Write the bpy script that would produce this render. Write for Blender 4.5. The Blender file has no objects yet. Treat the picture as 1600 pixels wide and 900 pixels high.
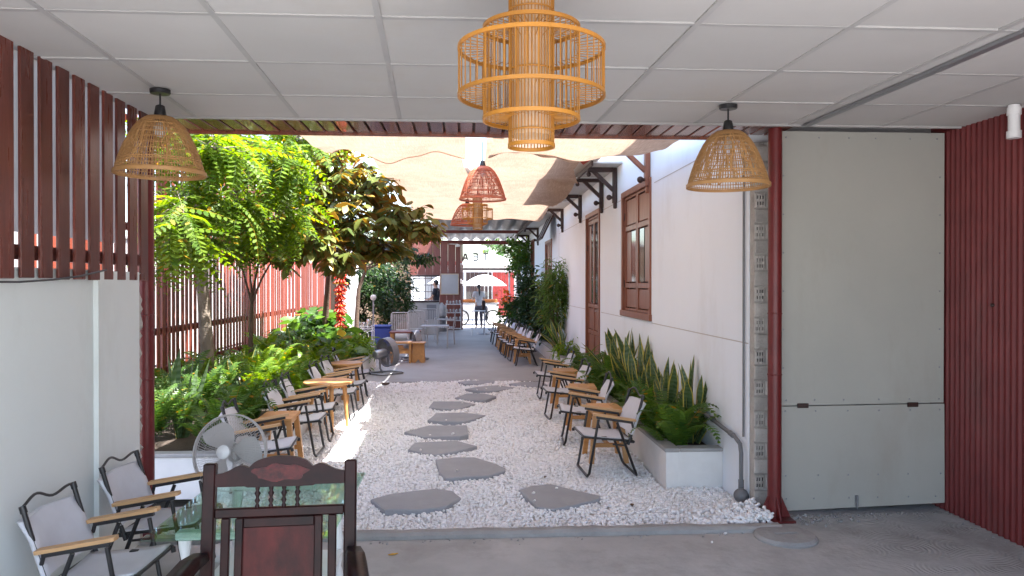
import bpy, bmesh, math, random
import numpy as np
from mathutils import Vector, Matrix, Euler
R = math.radians
rnd = random.Random(7)
S = bpy.context.scene
COL = S.collection

# ------------------------------------------------------------------ camera, sky, sun, exposure
cam_d = bpy.data.cameras.new('camera'); cam = bpy.data.objects.new('camera', cam_d); COL.objects.link(cam)
cam_d.sensor_width = 36; cam_d.lens = 36*1170/1600; cam_d.clip_end = 2000; cam_d.clip_start = .05
cam.location = (0, 0, 1.5)
cam.rotation_euler = (R(90-.343), 0, -math.atan(72/1170))
S.camera = cam
SUN_EL = R(64); SUN_H = Vector((.93, -.37, 0)).normalized()
sun_vec = Vector((SUN_H.x*math.cos(SUN_EL), SUN_H.y*math.cos(SUN_EL), math.sin(SUN_EL)))
w = bpy.data.worlds.new('World'); S.world = w; w.use_nodes = True
nt = w.node_tree; bg = nt.nodes['Background']
sky = nt.nodes.new('ShaderNodeTexSky'); sky.sky_type = 'NISHITA'; sky.sun_disc = False
sky.sun_elevation = SUN_EL; sky.sun_rotation = math.atan2(SUN_H.x, SUN_H.y); sky.dust_density = 2.5; sky.air_density = 1.0
nt.links.new(sky.outputs[0], bg.inputs[0]); bg.inputs[1].default_value = .15
sd = bpy.data.lights.new('sun', 'SUN'); sun = bpy.data.objects.new('sun', sd); COL.objects.link(sun)
sd.energy = 5; sd.angle = R(.5); sd.color = (1, .98, .965)
sun.rotation_euler = (-sun_vec).to_track_quat('-Z', 'Y').to_euler(); sun.location = (4, 0, 12)
S.view_settings.view_transform = 'Standard'; S.view_settings.look = 'None'
S.view_settings.exposure = 2.52; S.view_settings.gamma = 1
S.render.engine = 'CYCLES'
S.cycles.use_denoising = True
S.cycles.max_bounces = 10; S.cycles.diffuse_bounces = 6; S.cycles.glossy_bounces = 4; S.cycles.transmission_bounces = 6
S.cycles.transparent_max_bounces = 10; S.cycles.caustics_reflective = False; S.cycles.caustics_refractive = False
S.cycles.sample_clamp_indirect = 6

# ------------------------------------------------------------------ materials
def mat(name, col, rough=.6, var=.0, scale=4., bump=0., bscale=None, metal=0., spec=.5, col2=None, coat=0., stretch=None, detail=6, isl=0., grime=None):
    m = bpy.data.materials.new(name); m.use_nodes = True; n = m.node_tree; b = n.nodes['Principled BSDF']; L = n.links.new
    b.inputs['Roughness'].default_value = rough; b.inputs['Metallic'].default_value = metal
    b.inputs['Specular IOR Level'].default_value = spec; b.inputs['Coat Weight'].default_value = coat
    b.inputs['Base Color'].default_value = (*col, 1)
    tc = n.nodes.new('ShaderNodeTexCoord'); src = tc.outputs['Object']
    if stretch:
        mp = n.nodes.new('ShaderNodeMapping'); mp.inputs['Scale'].default_value = stretch; L(src, mp.inputs[0]); src = mp.outputs[0]
    if isl > 0 or var > 0:
        oi = n.nodes.new('ShaderNodeObjectInfo'); ge = n.nodes.new('ShaderNodeNewGeometry')
        ad = n.nodes.new('ShaderNodeMath'); ad.operation = 'ADD'; L(oi.outputs['Random'], ad.inputs[0]); L(ge.outputs['Random Per Island'], ad.inputs[1])
        fr = n.nodes.new('ShaderNodeMath'); fr.operation = 'FRACT'; L(ad.outputs[0], fr.inputs[0])
    if var > 0 or col2:
        nz = n.nodes.new('ShaderNodeTexNoise'); nz.inputs['Scale'].default_value = scale; nz.inputs['Detail'].default_value = detail
        nz.inputs['Roughness'].default_value = .62
        off = n.nodes.new('ShaderNodeVectorMath'); off.operation = 'ADD'; L(src, off.inputs[0])
        if isl > 0 or var > 0: L(fr.outputs[0], off.inputs[1])
        L(off.outputs[0], nz.inputs[0])
        c2 = col2 or tuple(max(0, c*(1-var)) for c in col)
        rp = n.nodes.new('ShaderNodeValToRGB'); rp.color_ramp.elements[0].position = .32; rp.color_ramp.elements[1].position = .68
        rp.color_ramp.elements[0].color = (*c2, 1); rp.color_ramp.elements[1].color = (*col, 1)
        L(nz.outputs[0], rp.inputs[0]); out = rp.outputs[0]
        if isl > 0:
            hs = n.nodes.new('ShaderNodeHueSaturation'); mr = n.nodes.new('ShaderNodeMapRange')
            mr.inputs['To Min'].default_value = 1-isl; mr.inputs['To Max'].default_value = 1+isl
            L(fr.outputs[0], mr.inputs[0]); L(mr.outputs[0], hs.inputs['Value']); L(out, hs.inputs['Color']); out = hs.outputs[0]
        if grime:
            gc, gs, lo, hi, gst = grime
            g1 = n.nodes.new('ShaderNodeTexNoise'); g1.inputs['Scale'].default_value = gs; g1.inputs['Detail'].default_value = 9; g1.inputs['Roughness'].default_value = .7
            gm = n.nodes.new('ShaderNodeMapping'); gm.inputs['Scale'].default_value = gst; L(tc.outputs['Object'], gm.inputs[0]); L(gm.outputs[0], g1.inputs[0])
            gr = n.nodes.new('ShaderNodeMapRange'); gr.inputs['From Min'].default_value = lo; gr.inputs['From Max'].default_value = hi; L(g1.outputs[0], gr.inputs[0])
            gx = n.nodes.new('ShaderNodeMix'); gx.data_type = 'RGBA'; L(gr.outputs[0], gx.inputs['Factor']); L(out, gx.inputs['A']); gx.inputs['B'].default_value = (*gc, 1); out = gx.outputs['Result']
        L(out, b.inputs['Base Color'])
        mr2 = n.nodes.new('ShaderNodeMapRange'); mr2.inputs['To Min'].default_value = min(1, rough+.1); mr2.inputs['To Max'].default_value = max(.05, rough-.08)
        L(nz.outputs[0], mr2.inputs[0]); L(mr2.outputs[0], b.inputs['Roughness'])
    if bump > 0:
        nb = n.nodes.new('ShaderNodeTexNoise'); nb.inputs['Scale'].default_value = bscale or scale*6; nb.inputs['Detail'].default_value = 5
        L(src, nb.inputs[0]); bp = n.nodes.new('ShaderNodeBump'); bp.inputs['Strength'].default_value = bump; bp.inputs['Distance'].default_value = .02
        L(nb.outputs[0], bp.inputs['Height']); L(bp.outputs[0], b.inputs['Normal'])
    return m
def leaf_mat(name, c1, c2, trans=.45, rough=.4, tcol=None, spec=.4):
    m = bpy.data.materials.new(name); m.use_nodes = True; n = m.node_tree; b = n.nodes['Principled BSDF']; L = n.links.new
    oi = n.nodes.new('ShaderNodeObjectInfo'); ge = n.nodes.new('ShaderNodeNewGeometry')
    ad = n.nodes.new('ShaderNodeMath'); ad.operation = 'ADD'; L(oi.outputs['Random'], ad.inputs[0]); L(ge.outputs['Random Per Island'], ad.inputs[1])
    fr = n.nodes.new('ShaderNodeMath'); fr.operation = 'FRACT'; L(ad.outputs[0], fr.inputs[0])
    mx = n.nodes.new('ShaderNodeValToRGB'); L(fr.outputs[0], mx.inputs[0]); cr_ = mx.color_ramp; dry = (min(.5, c2[1]*1.7+.05), c2[1]*.95+.03, c2[2]*.8)
    mid = tuple((p+q)/2*f for p, q, f in zip(c1, c2, (1.15, 1, .8)))
    cr_.elements[0].color = (*c1, 1); cr_.elements[1].position = 1; cr_.elements[1].color = (*dry, 1)
    for p, c in ((.45, mid), (.90, c2), (.955, c2)): e = cr_.elements.new(p); e.color = (*c, 1)
    L(mx.outputs[0], b.inputs['Base Color']); b.inputs['Roughness'].default_value = rough; b.inputs['Specular IOR Level'].default_value = spec
    tr = n.nodes.new('ShaderNodeBsdfTranslucent'); hs = n.nodes.new('ShaderNodeHueSaturation')
    hs.inputs['Value'].default_value = 2.1; hs.inputs['Saturation'].default_value = 1.1; hs.inputs['Hue'].default_value = .485
    L(mx.outputs[0], hs.inputs['Color']); L(hs.outputs[0], tr.inputs[0])
    if tcol: n.links.remove(tr.inputs[0].links[0]); tr.inputs[0].default_value = (*tcol, 1)
    ms = n.nodes.new('ShaderNodeMixShader'); ms.inputs[0].default_value = trans
    L(b.outputs[0], ms.inputs[1]); L(tr.outputs[0], ms.inputs[2]); L(ms.outputs[0], n.nodes['Material Output'].inputs[0])
    return m
def N(m): return m.node_tree
M = {}
M['ceil'] = mat('ceiling_board', (.57, .555, .535), .85, .07, 1.2, .03, 60, isl=.04, grime=((.52, .48, .42), 1.1, .56, .85, (1, 1, 1)))
M['tbar'] = mat('grid_bar_paint', (.46, .45, .44), .55, .1, 8)
M['plaster'] = mat('white_plaster', (.82, .875, .94), .8, .03, 1.1, .08, 14, grime=((.70, .73, .76), 1.6, .55, .85, (1, 1, .4)))
M['plaster_l'] = mat('pale_green_plaster', (.75, .79, .775), .75, .06, 1.0, .10, 12, grime=((.62, .64, .61), 1.6, .52, .78, (1, 1, .4)))
M['dirty'] = mat('weathered_plaster', (.82, .82, .81), .85, .12, 3.0, .15, 30)
M['redwood'] = mat('mahogany_slat', (.150, .036, .024), .28, .45, 3, .05, 40, stretch=(6, 6, .6), isl=.25)
M['soffit'] = mat('varnished_plank', (.25, .075, .043), .22, .5, 3, .03, 40, stretch=(8, .7, 8), isl=.3, coat=.3)
M['fence'] = mat('fence_slat', (.23, .052, .032), .42, .35, 3, .05, 40, stretch=(6, 6, .6), isl=.2)
M['redsteel'] = mat('maroon_steel_paint', (.16, .017, .017), .4, .3, 5, .06, 30, grime=((.09, .035, .025), 7, .58, .72, (1, 1, .5)))
M['corr'] = mat('maroon_corrugated_sheet', (.18, .019, .019), .55, .3, 3, .0, grime=((.10, .04, .035), 2.2, .55, .8, (1, 1, .25)))
M['board'] = mat('pale_cement_board', (.42, .412, .372), .7, .08, 1.5, .12, 3.0, grime=((.36, .335, .29), 2.2, .53, .78, (1, 1, .35)))
M['concrete'] = mat('dusty_concrete', (.48, .47, .46), .85, .22, 2.2, .25, 22, grime=((.27, .255, .24), 1.1, .50, .70, (1, 1, 1)))
M['path'] = mat('smooth_concrete', (.36, .355, .35), .6, .14, 1.2, .06, 30, grime=((.26, .25, .245), .8, .5, .75, (1, 1, 1)))
M['kerb'] = mat('kerb_cement', (.36, .355, .35), .9, .25, 5, .4, 30)
M['slate'] = mat('slate_slab', (.32, .335, .36), .7, .08, 4, .12, 24, grime=((.38, .39, .41), 5, .55, .8, (1, 1, 1)))
M['gbase'] = mat('pebble_bed', (.80, .78, .76), .9, .15, 30, .5, 80)
M['black'] = mat('black_tube', (.018, .018, .02), .4, spec=.5)
M['fabric'] = mat('grey_canvas', (.60, .61, .65), .9, .06, 12, .12, 260)
M['bamboo'] = mat('bamboo_arm', (.60, .36, .17), .45, .2, 4, .03, 60, stretch=(1, 10, 10))
M['tablewood'] = mat('honey_wood', (.60, .30, .10), .4, .25, 3, .03, 60, stretch=(1.2, 9, 9), isl=.1)
M['darkwood'] = mat('rosewood', (.026, .006, .0055), .36, .5, 8, .03, 60, spec=.2, col2=(.007, .0035, .0035))
M['panelwood'] = mat('red_stained_rosewood', (.085, .010, .009), .34, .5, 5.5, .05, 40, spec=.2, col2=(.008, .004, .004), stretch=(1.6, 1, .8))
M['inlay'] = mat('red_inlay', (.10, .009, .008), .35, .8, 26, .1, 60, spec=.3)
M['brown'] = mat('brown_door_paint', (.25, .085, .045), .35, .25, 4, .03, 60, stretch=(6, 6, .7))
M['bracket'] = mat('dark_bracket_wood', (.045, .018, .014), .5, .4, 6, .1, 60)
M['neighbour'] = mat('neighbour_render', (.36, .34, .33), .9, .2, 1.5)
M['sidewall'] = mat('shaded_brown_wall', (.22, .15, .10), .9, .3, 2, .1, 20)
M['hem'] = mat('hem_cloth', (.62, .44, .33), .9)
M['brick'] = mat('grey_hollow_brick', (.58, .555, .52), .95, .3, 9, .4, 60, isl=.14)
M['mortar'] = mat('rough_mortar', (.50, .475, .44), .95, .3, 12, .6, 60)
M['hole'] = mat('brick_hole_shade', (.12, .115, .11), .95)  # dark tone stands for the shade inside the brick holes
M['lantern'] = mat('orange_bamboo', (.52, .22, .03), .4, .25, 6, isl=.1)
M['liner'] = mat('lantern_liner', (.70, .52, .36), .8, .25, 14)
M['rattan'] = mat('natural_rattan', (.55, .30, .115), .5, .25, 8)
M['redrattan'] = mat('red_rattan', (.58, .15, .075), .45, .25, 8)
M['white'] = mat('white_enamel', (.78, .78, .78), .35)
M['greymetal'] = mat('grey_metal', (.30, .31, .33), .4, metal=.6)
M['fangrey'] = mat('fan_grey_plastic', (.20, .20, .215), .45)
M['pvc'] = mat('grey_pvc', (.14, .145, .155), .5)
M['steel'] = mat('brushed_steel', (.6, .6, .6), .25, metal=1)
M['blue'] = mat('blue_plastic', (.025, .05, .26), .5)
M['red'] = mat('firecracker_red', (.68, .05, .02), .45, .2, 20, isl=.2)
M['yellow'] = mat('gold_paper', (.75, .50, .03), .5)
M['bark'] = mat('grey_bark', (.26, .21, .165), .95, .4, 9, .5, 40)
M['bark2'] = mat('brown_bark', (.13, .085, .06), .95, .4, 9, .5, 40)
M['soil'] = mat('planter_soil', (.06, .042, .03), 1, .4, 12, .6, 40)
M['coping'] = mat('grey_coping', (.36, .36, .355), .6, .2, 5, .1, 30)
M['ply'] = mat('red_brown_plywood', (.24, .075, .055), .5, .3, 3, .03, 40, stretch=(6, 6, .6))
M['roof'] = mat('grey_fibre_cement', (.42, .41, .42), .85, .2, 3)
M['street'] = mat('pale_street', (.42, .41, .40), .9, .2, .6)
M['ground'] = mat('ground_earth', (.30, .29, .27), .95, .25, .4)
M['skin'] = mat('skin', (.45, .25, .17), .6)
M['hair'] = mat('black_hair', (.015, .012, .012), .45)
M['shirt'] = mat('white_shirt', (.75, .74, .74), .85, .2, 20)
M['trouser'] = mat('grey_trousers', (.16, .15, .17), .9, .4, 20)
M['darkcloth'] = mat('dark_clothing', (.03, .03, .04), .9)
M['awn'] = mat('grey_banner_sheet', (.55, .54, .52), .7, .15, 4)
M['bannerred'] = mat('banner_red', (.42, .04, .032), .6, .3, 3)
M['glassdark'] = mat('dark_glass', (.03, .035, .03), .08, spec=.8)
M['goods'] = mat('orange_goods', (.70, .22, .05), .6, .6, 30)
M['orangefl'] = leaf_mat('orange_petal', (.75, .16, .04), (.8, .30, .06), .4)
M['rubber'] = mat('tyre_rubber', (.02, .02, .02), .8)
M['metalpanel'] = mat('grey_and_shaded_white', (.50, .48, .47), .6, .12, 2)  # plain grey; also white furniture with its shade put into the colour
M['leafA'] = leaf_mat('pinnate_leaf', (.046, .108, .012), (.125, .205, .022), .48)
M['leafB'] = leaf_mat('glossy_leaf_top', (.075, .130, .036), (.21, .27, .085), .48, .28, spec=.7)
M['leafB2'] = leaf_mat('bronze_leaf_underside', (.17, .175, .058), (.42, .235, .075), .54, .5)
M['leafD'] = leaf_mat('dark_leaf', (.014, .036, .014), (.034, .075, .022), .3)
M['leafM'] = leaf_mat('mid_leaf', (.030, .085, .018), (.075, .16, .03), .4)
M['leafL'] = leaf_mat('bamboo_leaf', (.050, .115, .028), (.100, .185, .045), .42)
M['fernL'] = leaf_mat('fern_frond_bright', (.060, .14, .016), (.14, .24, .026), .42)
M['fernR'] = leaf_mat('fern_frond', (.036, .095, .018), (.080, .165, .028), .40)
M['snake'] = leaf_mat('snake_plant_green', (.028, .065, .024), (.065, .12, .045), .15, .35)
M['snakeY'] = leaf_mat('snake_plant_margin', (.34, .33, .07), (.48, .44, .12), .2, .35)
M['yleaf'] = leaf_mat('yellow_leaf', (.45, .34, .03), (.55, .42, .05), .4)
# snake plant cross bands
n = N(M['snake']); wv = n.nodes.new('ShaderNodeTexWave'); wv.inputs['Scale'].default_value = 9; wv.bands_direction = 'Z'; wv.inputs['Distortion'].default_value = 6; wv.inputs['Detail'].default_value = 3
tc = n.nodes.new('ShaderNodeTexCoord'); n.links.new(tc.outputs['Object'], wv.inputs[0])
mx = n.nodes.new('ShaderNodeMix'); mx.data_type = 'RGBA'; pb = n.nodes['Principled BSDF']; src = pb.inputs['Base Color'].links[0].from_socket
n.links.new(wv.outputs['Fac'], mx.inputs['Factor']); n.links.new(src, mx.inputs['A']); mx.inputs['B'].default_value = (.10, .15, .08, 1)
n.links.new(mx.outputs['Result'], pb.inputs['Base Color'])
# pebbles: per-piece tone
m = M['pebble'] = mat('white_pebble', (.84, .82, .80), .75, .07, 30); n = N(m)
ge = n.nodes.new('ShaderNodeNewGeometry'); rp = n.nodes.new('ShaderNodeValToRGB')
for p, c in ((0, (.64, .62, .60)), (.10, (.79, .78, .77)), (.5, (.87, .87, .88))):
    e = rp.color_ramp.elements[0] if p == 0 else rp.color_ramp.elements.new(p); e.position = p; e.color = (*c, 1)
rp.color_ramp.elements[-1].color = (.93, .92, .915, 1)
n.links.new(ge.outputs['Random Per Island'], rp.inputs[0]); n.links.new(rp.outputs[0], n.nodes['Principled BSDF'].inputs['Base Color'])
# burlap
def burlap():
    m = bpy.data.materials.new('burlap_shade_cloth'); m.use_nodes = True; n = m.node_tree; L = n.links.new; n.nodes.remove(n.nodes['Principled BSDF'])
    tc = n.nodes.new('ShaderNodeTexCoord'); outs = []
    for sc in ((160, 6, 6), (6, 160, 6)):
        mp = n.nodes.new('ShaderNodeMapping'); mp.inputs['Scale'].default_value = sc; L(tc.outputs['Object'], mp.inputs[0])
        z = n.nodes.new('ShaderNodeTexNoise'); z.inputs['Scale'].default_value = 1; z.inputs['Detail'].default_value = 2; L(mp.outputs[0], z.inputs[0]); outs.append(z.outputs[0])
    z = n.nodes.new('ShaderNodeTexNoise'); z.inputs['Scale'].default_value = 3.4; z.inputs['Detail'].default_value = 8; L(tc.outputs['Object'], z.inputs[0])
    a = n.nodes.new('ShaderNodeMath'); a.operation = 'ADD'; L(outs[0], a.inputs[0]); L(outs[1], a.inputs[1])
    b = n.nodes.new('ShaderNodeMath'); b.operation = 'MULTIPLY_ADD'; L(z.outputs[0], b.inputs[0]); b.inputs[1].default_value = .6; L(a.outputs[0], b.inputs[2])
    rp = n.nodes.new('ShaderNodeValToRGB'); rp.color_ramp.elements[0].position = .25; rp.color_ramp.elements[1].position = 1
    mr = n.nodes.new('ShaderNodeMapRange'); mr.inputs['From Min'].default_value = .95; mr.inputs['From Max'].default_value = 1.65; L(b.outputs[0], mr.inputs[0]); L(mr.outputs[0], rp.inputs[0])
    rp.color_ramp.elements[0].color = (.45, .315, .228, 1); rp.color_ramp.elements[1].color = (.64, .465, .35, 1)
    d = n.nodes.new('ShaderNodeBsdfDiffuse'); t = n.nodes.new('ShaderNodeBsdfTranslucent'); L(rp.outputs[0], d.inputs[0]); L(rp.outputs[0], t.inputs[0])
    ms = n.nodes.new('ShaderNodeMixShader'); ms.inputs[0].default_value = .215; L(d.outputs[0], ms.inputs[1]); L(t.outputs[0], ms.inputs[2])
    tp = n.nodes.new('ShaderNodeBsdfTransparent'); m3 = n.nodes.new('ShaderNodeMixShader'); m3.inputs[0].default_value = .0; L(ms.outputs[0], m3.inputs[1]); L(tp.outputs[0], m3.inputs[2]); ms = m3
    L(ms.outputs[0], n.nodes['Material Output'].inputs[0]); return m
M['burlap'] = burlap()
def glass(name, col, k=.25):
    m = bpy.data.materials.new(name); m.use_nodes = True; n = m.node_tree; L = n.links.new; n.nodes.remove(n.nodes['Principled BSDF'])
    t = n.nodes.new('ShaderNodeBsdfTransparent'); t.inputs[0].default_value = (*col, 1); g = n.nodes.new('ShaderNodeBsdfGlossy'); g.inputs['Roughness'].default_value = .03
    g.inputs[0].default_value = (.95, 1, .97, 1)
    lw_ = n.nodes.new('ShaderNodeLayerWeight'); lw_.inputs[0].default_value = .5; pw = n.nodes.new('ShaderNodeMath'); pw.operation = 'POWER'; pw.inputs[1].default_value = 3.2; L(lw_.outputs['Facing'], pw.inputs[0])
    fr = n.nodes.new('ShaderNodeMath'); fr.operation = 'MULTIPLY_ADD'; fr.inputs[1].default_value = .62; fr.inputs[2].default_value = .03; L(pw.outputs[0], fr.inputs[0]); ms = n.nodes.new('ShaderNodeMixShader')
    L(fr.outputs[0], ms.inputs[0]); L(t.outputs[0], ms.inputs[1]); L(g.outputs[0], ms.inputs[2]); L(ms.outputs[0], n.nodes['Material Output'].inputs[0]); return m
M['greenglass'] = glass('green_table_glass', (.78, .93, .87)); M['clear'] = glass('clear_pane', (.93, .96, .95))
# stamped floor arcs (relief only)
n = N(M['concrete']); pb = n.nodes['Principled BSDF']; old = pb.inputs['Normal'].links[0].from_node
tc = n.nodes.new('ShaderNodeTexCoord'); sx = n.nodes.new('ShaderNodeSeparateXYZ'); n.links.new(tc.outputs['Object'], sx.inputs[0])
vo = n.nodes.new('ShaderNodeTexVoronoi'); vo.inputs['Scale'].default_value = 3.2; vo.inputs['Randomness'].default_value = .12; n.links.new(tc.outputs['Object'], vo.inputs[0])
si = n.nodes.new('ShaderNodeMath'); si.operation = 'SINE'; mu = n.nodes.new('ShaderNodeMath'); mu.operation = 'MULTIPLY'; mu.inputs[1].default_value = 75
n.links.new(vo.outputs['Distance'], mu.inputs[0]); n.links.new(mu.outputs[0], si.inputs[0])
ma = n.nodes.new('ShaderNodeMapRange'); ma.inputs['From Min'].default_value = 2.25; ma.inputs['From Max'].default_value = 2.5; n.links.new(sx.outputs['X'], ma.inputs[0])
nz = n.nodes.new('ShaderNodeTexNoise'); nz.inputs['Scale'].default_value = 3; n.links.new(tc.outputs['Object'], nz.inputs[0])
mb_ = n.nodes.new('ShaderNodeMapRange'); mb_.inputs['From Min'].default_value = .42; mb_.inputs['From Max'].default_value = .6; n.links.new(nz.outputs[0], mb_.inputs[0])
m1 = n.nodes.new('ShaderNodeMath'); m1.operation = 'MULTIPLY'; n.links.new(ma.outputs[0], m1.inputs[0]); n.links.new(mb_.outputs[0], m1.inputs[1])
m2 = n.nodes.new('ShaderNodeMath'); m2.operation = 'MULTIPLY'; n.links.new(m1.outputs[0], m2.inputs[0]); n.links.new(si.outputs[0], m2.inputs[1])
bp = n.nodes.new('ShaderNodeBump'); bp.inputs['Strength'].default_value = .35; bp.inputs['Distance'].default_value = .01
n.links.new(m2.outputs[0], bp.inputs['Height']); n.links.new(old.outputs[0], bp.inputs['Normal']); n.links.new(bp.outputs[0], pb.inputs['Normal'])

# ------------------------------------------------------------------ helpers
class MB:
    def __init__(s): s.v = []; s.f = []; s.mi = []; s.cur = 0; s.sm = []; s.smooth = False
    def m(s, i): s.cur = i; return s
    def add(s, vs, fs, smooth=None):
        o = len(s.v); s.v += [tuple(v) for v in vs]
        for f in fs: s.f.append(tuple(i+o for i in f)); s.mi.append(s.cur); s.sm.append(s.smooth if smooth is None else smooth)
        return s
    def box(s, a, b, T=None, bev=0):
        x0, y0, z0 = a; x1, y1, z1 = b
        if bev <= 0:
            v = [Vector(p) for p in ((x0,y0,z0),(x1,y0,z0),(x1,y1,z0),(x0,y1,z0),(x0,y0,z1),(x1,y0,z1),(x1,y1,z1),(x0,y1,z1))]
            f = [(0,3,2,1),(4,5,6,7),(0,1,5,4),(1,2,6,5),(2,3,7,6),(3,0,4,7)]
        else:
            c = ((x0+x1)/2, (y0+y1)/2, (z0+z1)/2); h = ((x1-x0)/2, (y1-y0)/2, (z1-z0)/2); bev = min(bev, *(q*.9 for q in h))
            v = []; idx = {}
            for sx in (-1, 1):
                for sy in (-1, 1):
                    for sz in (-1, 1):
                        sg = (sx, sy, sz)
                        for ax in range(3):
                            idx[(sg, ax)] = len(v)
                            v.append(Vector(tuple(c[k]+sg[k]*(h[k] if k == ax else h[k]-bev) for k in range(3))))
            f = []
            for ax in range(3):
                o1, o2 = [k for k in range(3) if k != ax]
                for sd_ in (-1, 1):
                    q = []
                    for (p, r) in ((-1,-1),(1,-1),(1,1),(-1,1)):
                        sg = [0,0,0]; sg[ax] = sd_; sg[o1] = p; sg[o2] = r; q.append(idx[(tuple(sg), ax)])
                    flip = (sd_ < 0) != (ax == 1)
                    f.append(tuple(reversed(q)) if flip else tuple(q))
            for ax in range(3):
                o1, o2 = [k for k in range(3) if k != ax]
                for p in (-1, 1):
                    for r in (-1, 1):
                        A = [0,0,0]; B = [0,0,0]; A[ax] = -1; B[ax] = 1
                        for X in (A, B): X[o1] = p; X[o2] = r
                        q = [idx[(tuple(A), o1)], idx[(tuple(B), o1)], idx[(tuple(B), o2)], idx[(tuple(A), o2)]]
                        nrm = (v[q[1]]-v[q[0]]).cross(v[q[2]]-v[q[0]]); out = Vector([0 if k == ax else (p if k == o1 else r) for k in range(3)])
                        f.append(tuple(q) if nrm.dot(out) > 0 else tuple(reversed(q)))
            for sx in (-1, 1):
                for sy in (-1, 1):
                    for sz in (-1, 1):
                        q = [idx[((sx,sy,sz), k)] for k in range(3)]; f.append(tuple(q) if sx*sy*sz > 0 else tuple(reversed(q)))
        if T is not None: v = [T @ p for p in v]
        return s.add(v, f, False)
    def tube(s, pts, r, n=8, cap=True, closed=False):
        pts = [Vector(p) for p in pts]; k = len(pts); rs = r if isinstance(r, (list, tuple)) else [r]*k
        V = []; F = []; up = None
        for i, p in enumerate(pts):
            if closed: d = pts[(i+1) % k]-pts[i-1]
            else: d = pts[min(i+1, k-1)]-pts[max(i-1, 0)]
            d.normalize()
            if up is None: up = Vector((0,0,1)) if abs(d.z) < .9 else Vector((1,0,0))
            a = d.cross(up).normalized(); b = a.cross(d).normalized(); up = b
            for j in range(n):
                t = 2*math.pi*j/n; V.append(p+(a*math.cos(t)+b*math.sin(t))*rs[i])
        for i in range(k if closed else k-1):
            for j in range(n):
                i2 = (i+1) % k; F.append((i*n+j, i2*n+j, i2*n+(j+1) % n, i*n+(j+1) % n))
        F = [tuple(reversed(q)) for q in F]
        s.add(V, F, True)
        if cap and not closed:
            s.add([V[j] for j in range(n)], [tuple(range(n))], False); s.add([V[(k-1)*n+j] for j in range(n)], [tuple(reversed(range(n)))], False)
        return s
    def ring(s, c, R_, r, n=40, m=6, T=None):
        p = [Vector((R_*math.cos(2*math.pi*i/n), R_*math.sin(2*math.pi*i/n), 0)) for i in range(n)]
        c = Vector(c); p = [(T @ q if T is not None else q)+c for q in p]
        return s.tube(p, r, m, False, True)
    def lathe(s, prof, n=24, T=None, smooth=True):
        V = []; F = []
        for (r, z) in prof:
            for j in range(n): V.append(Vector((r*math.cos(2*math.pi*j/n), r*math.sin(2*math.pi*j/n), z)))
        for i in range(len(prof)-1):
            for j in range(n): F.append((i*n+j, i*n+(j+1) % n, (i+1)*n+(j+1) % n, (i+1)*n+j))
        if T is not None: V = [T @ p for p in V]
        return s.add(V, F, smooth)
    def prism(s, poly, z0, z1, T=None):
        n = len(poly); V = [Vector((x, y, z0)) for x, y in poly]+[Vector((x, y, z1)) for x, y in poly]
        F = [tuple(reversed(range(n))), tuple(range(n, 2*n))]+[(i, (i+1) % n, n+(i+1) % n, n+i) for i in range(n)]
        if T is not None: V = [T @ p for p in V]
        return s.add(V, F, False)
    def sphere(s, c, r, n=12, m=8, sc=(1,1,1)):
        pr = [(max(1e-4, r*math.sin(math.pi*i/m)), -r*math.cos(math.pi*i/m)) for i in range(m+1)]
        T = Matrix.Translation(c) @ Matrix.Diagonal((*sc, 1)); return s.lathe(pr, n, T)
    def mesh(s, name, *mats):
        me = bpy.data.meshes.new(name); me.from_pydata(s.v, [], s.f)
        for m_ in mats: me.materials.append(M[m_])
        me.polygons.foreach_set('material_index', s.mi); me.polygons.foreach_set('use_smooth', s.sm); me.update(); return me
    def ob(s, name, mats, parent=None, **k):
        if isinstance(mats, str): mats = (mats,)
        return link(name, s.mesh(name, *mats), parent, **k)
def link(name, data, parent=None, loc=None, rot=None, mtx=None, label=None, cat=None, group=None, kind=None, scale=None):
    o = bpy.data.objects.new(name, data); COL.objects.link(o)
    if parent is not None: o.parent = parent
    if mtx is not None: o.matrix_local = mtx
    if loc is not None: o.location = loc
    if rot is not None: o.rotation_euler = rot
    if scale is not None: o.scale = (scale,)*3
    if label: o['label'] = label
    if cat: o['category'] = cat
    if group: o['group'] = group
    if kind: o['kind'] = kind
    return o
def thing(name, loc, label, cat, rz=0, group=None):
    return link(name, None, None, loc, (0, 0, rz), label=label, cat=cat, group=group)
def copy_tree(o, parent=None):
    c = o.copy(); COL.objects.link(c); c.parent = parent
    for ch in list(o.children): copy_tree(ch, c)
    return c
def dup(o, loc, rz, label, group=None):
    c = copy_tree(o); c.location = loc; c.rotation_euler = (0, 0, rz); c['label'] = label
    if group: c['group'] = group
    return c
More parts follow.
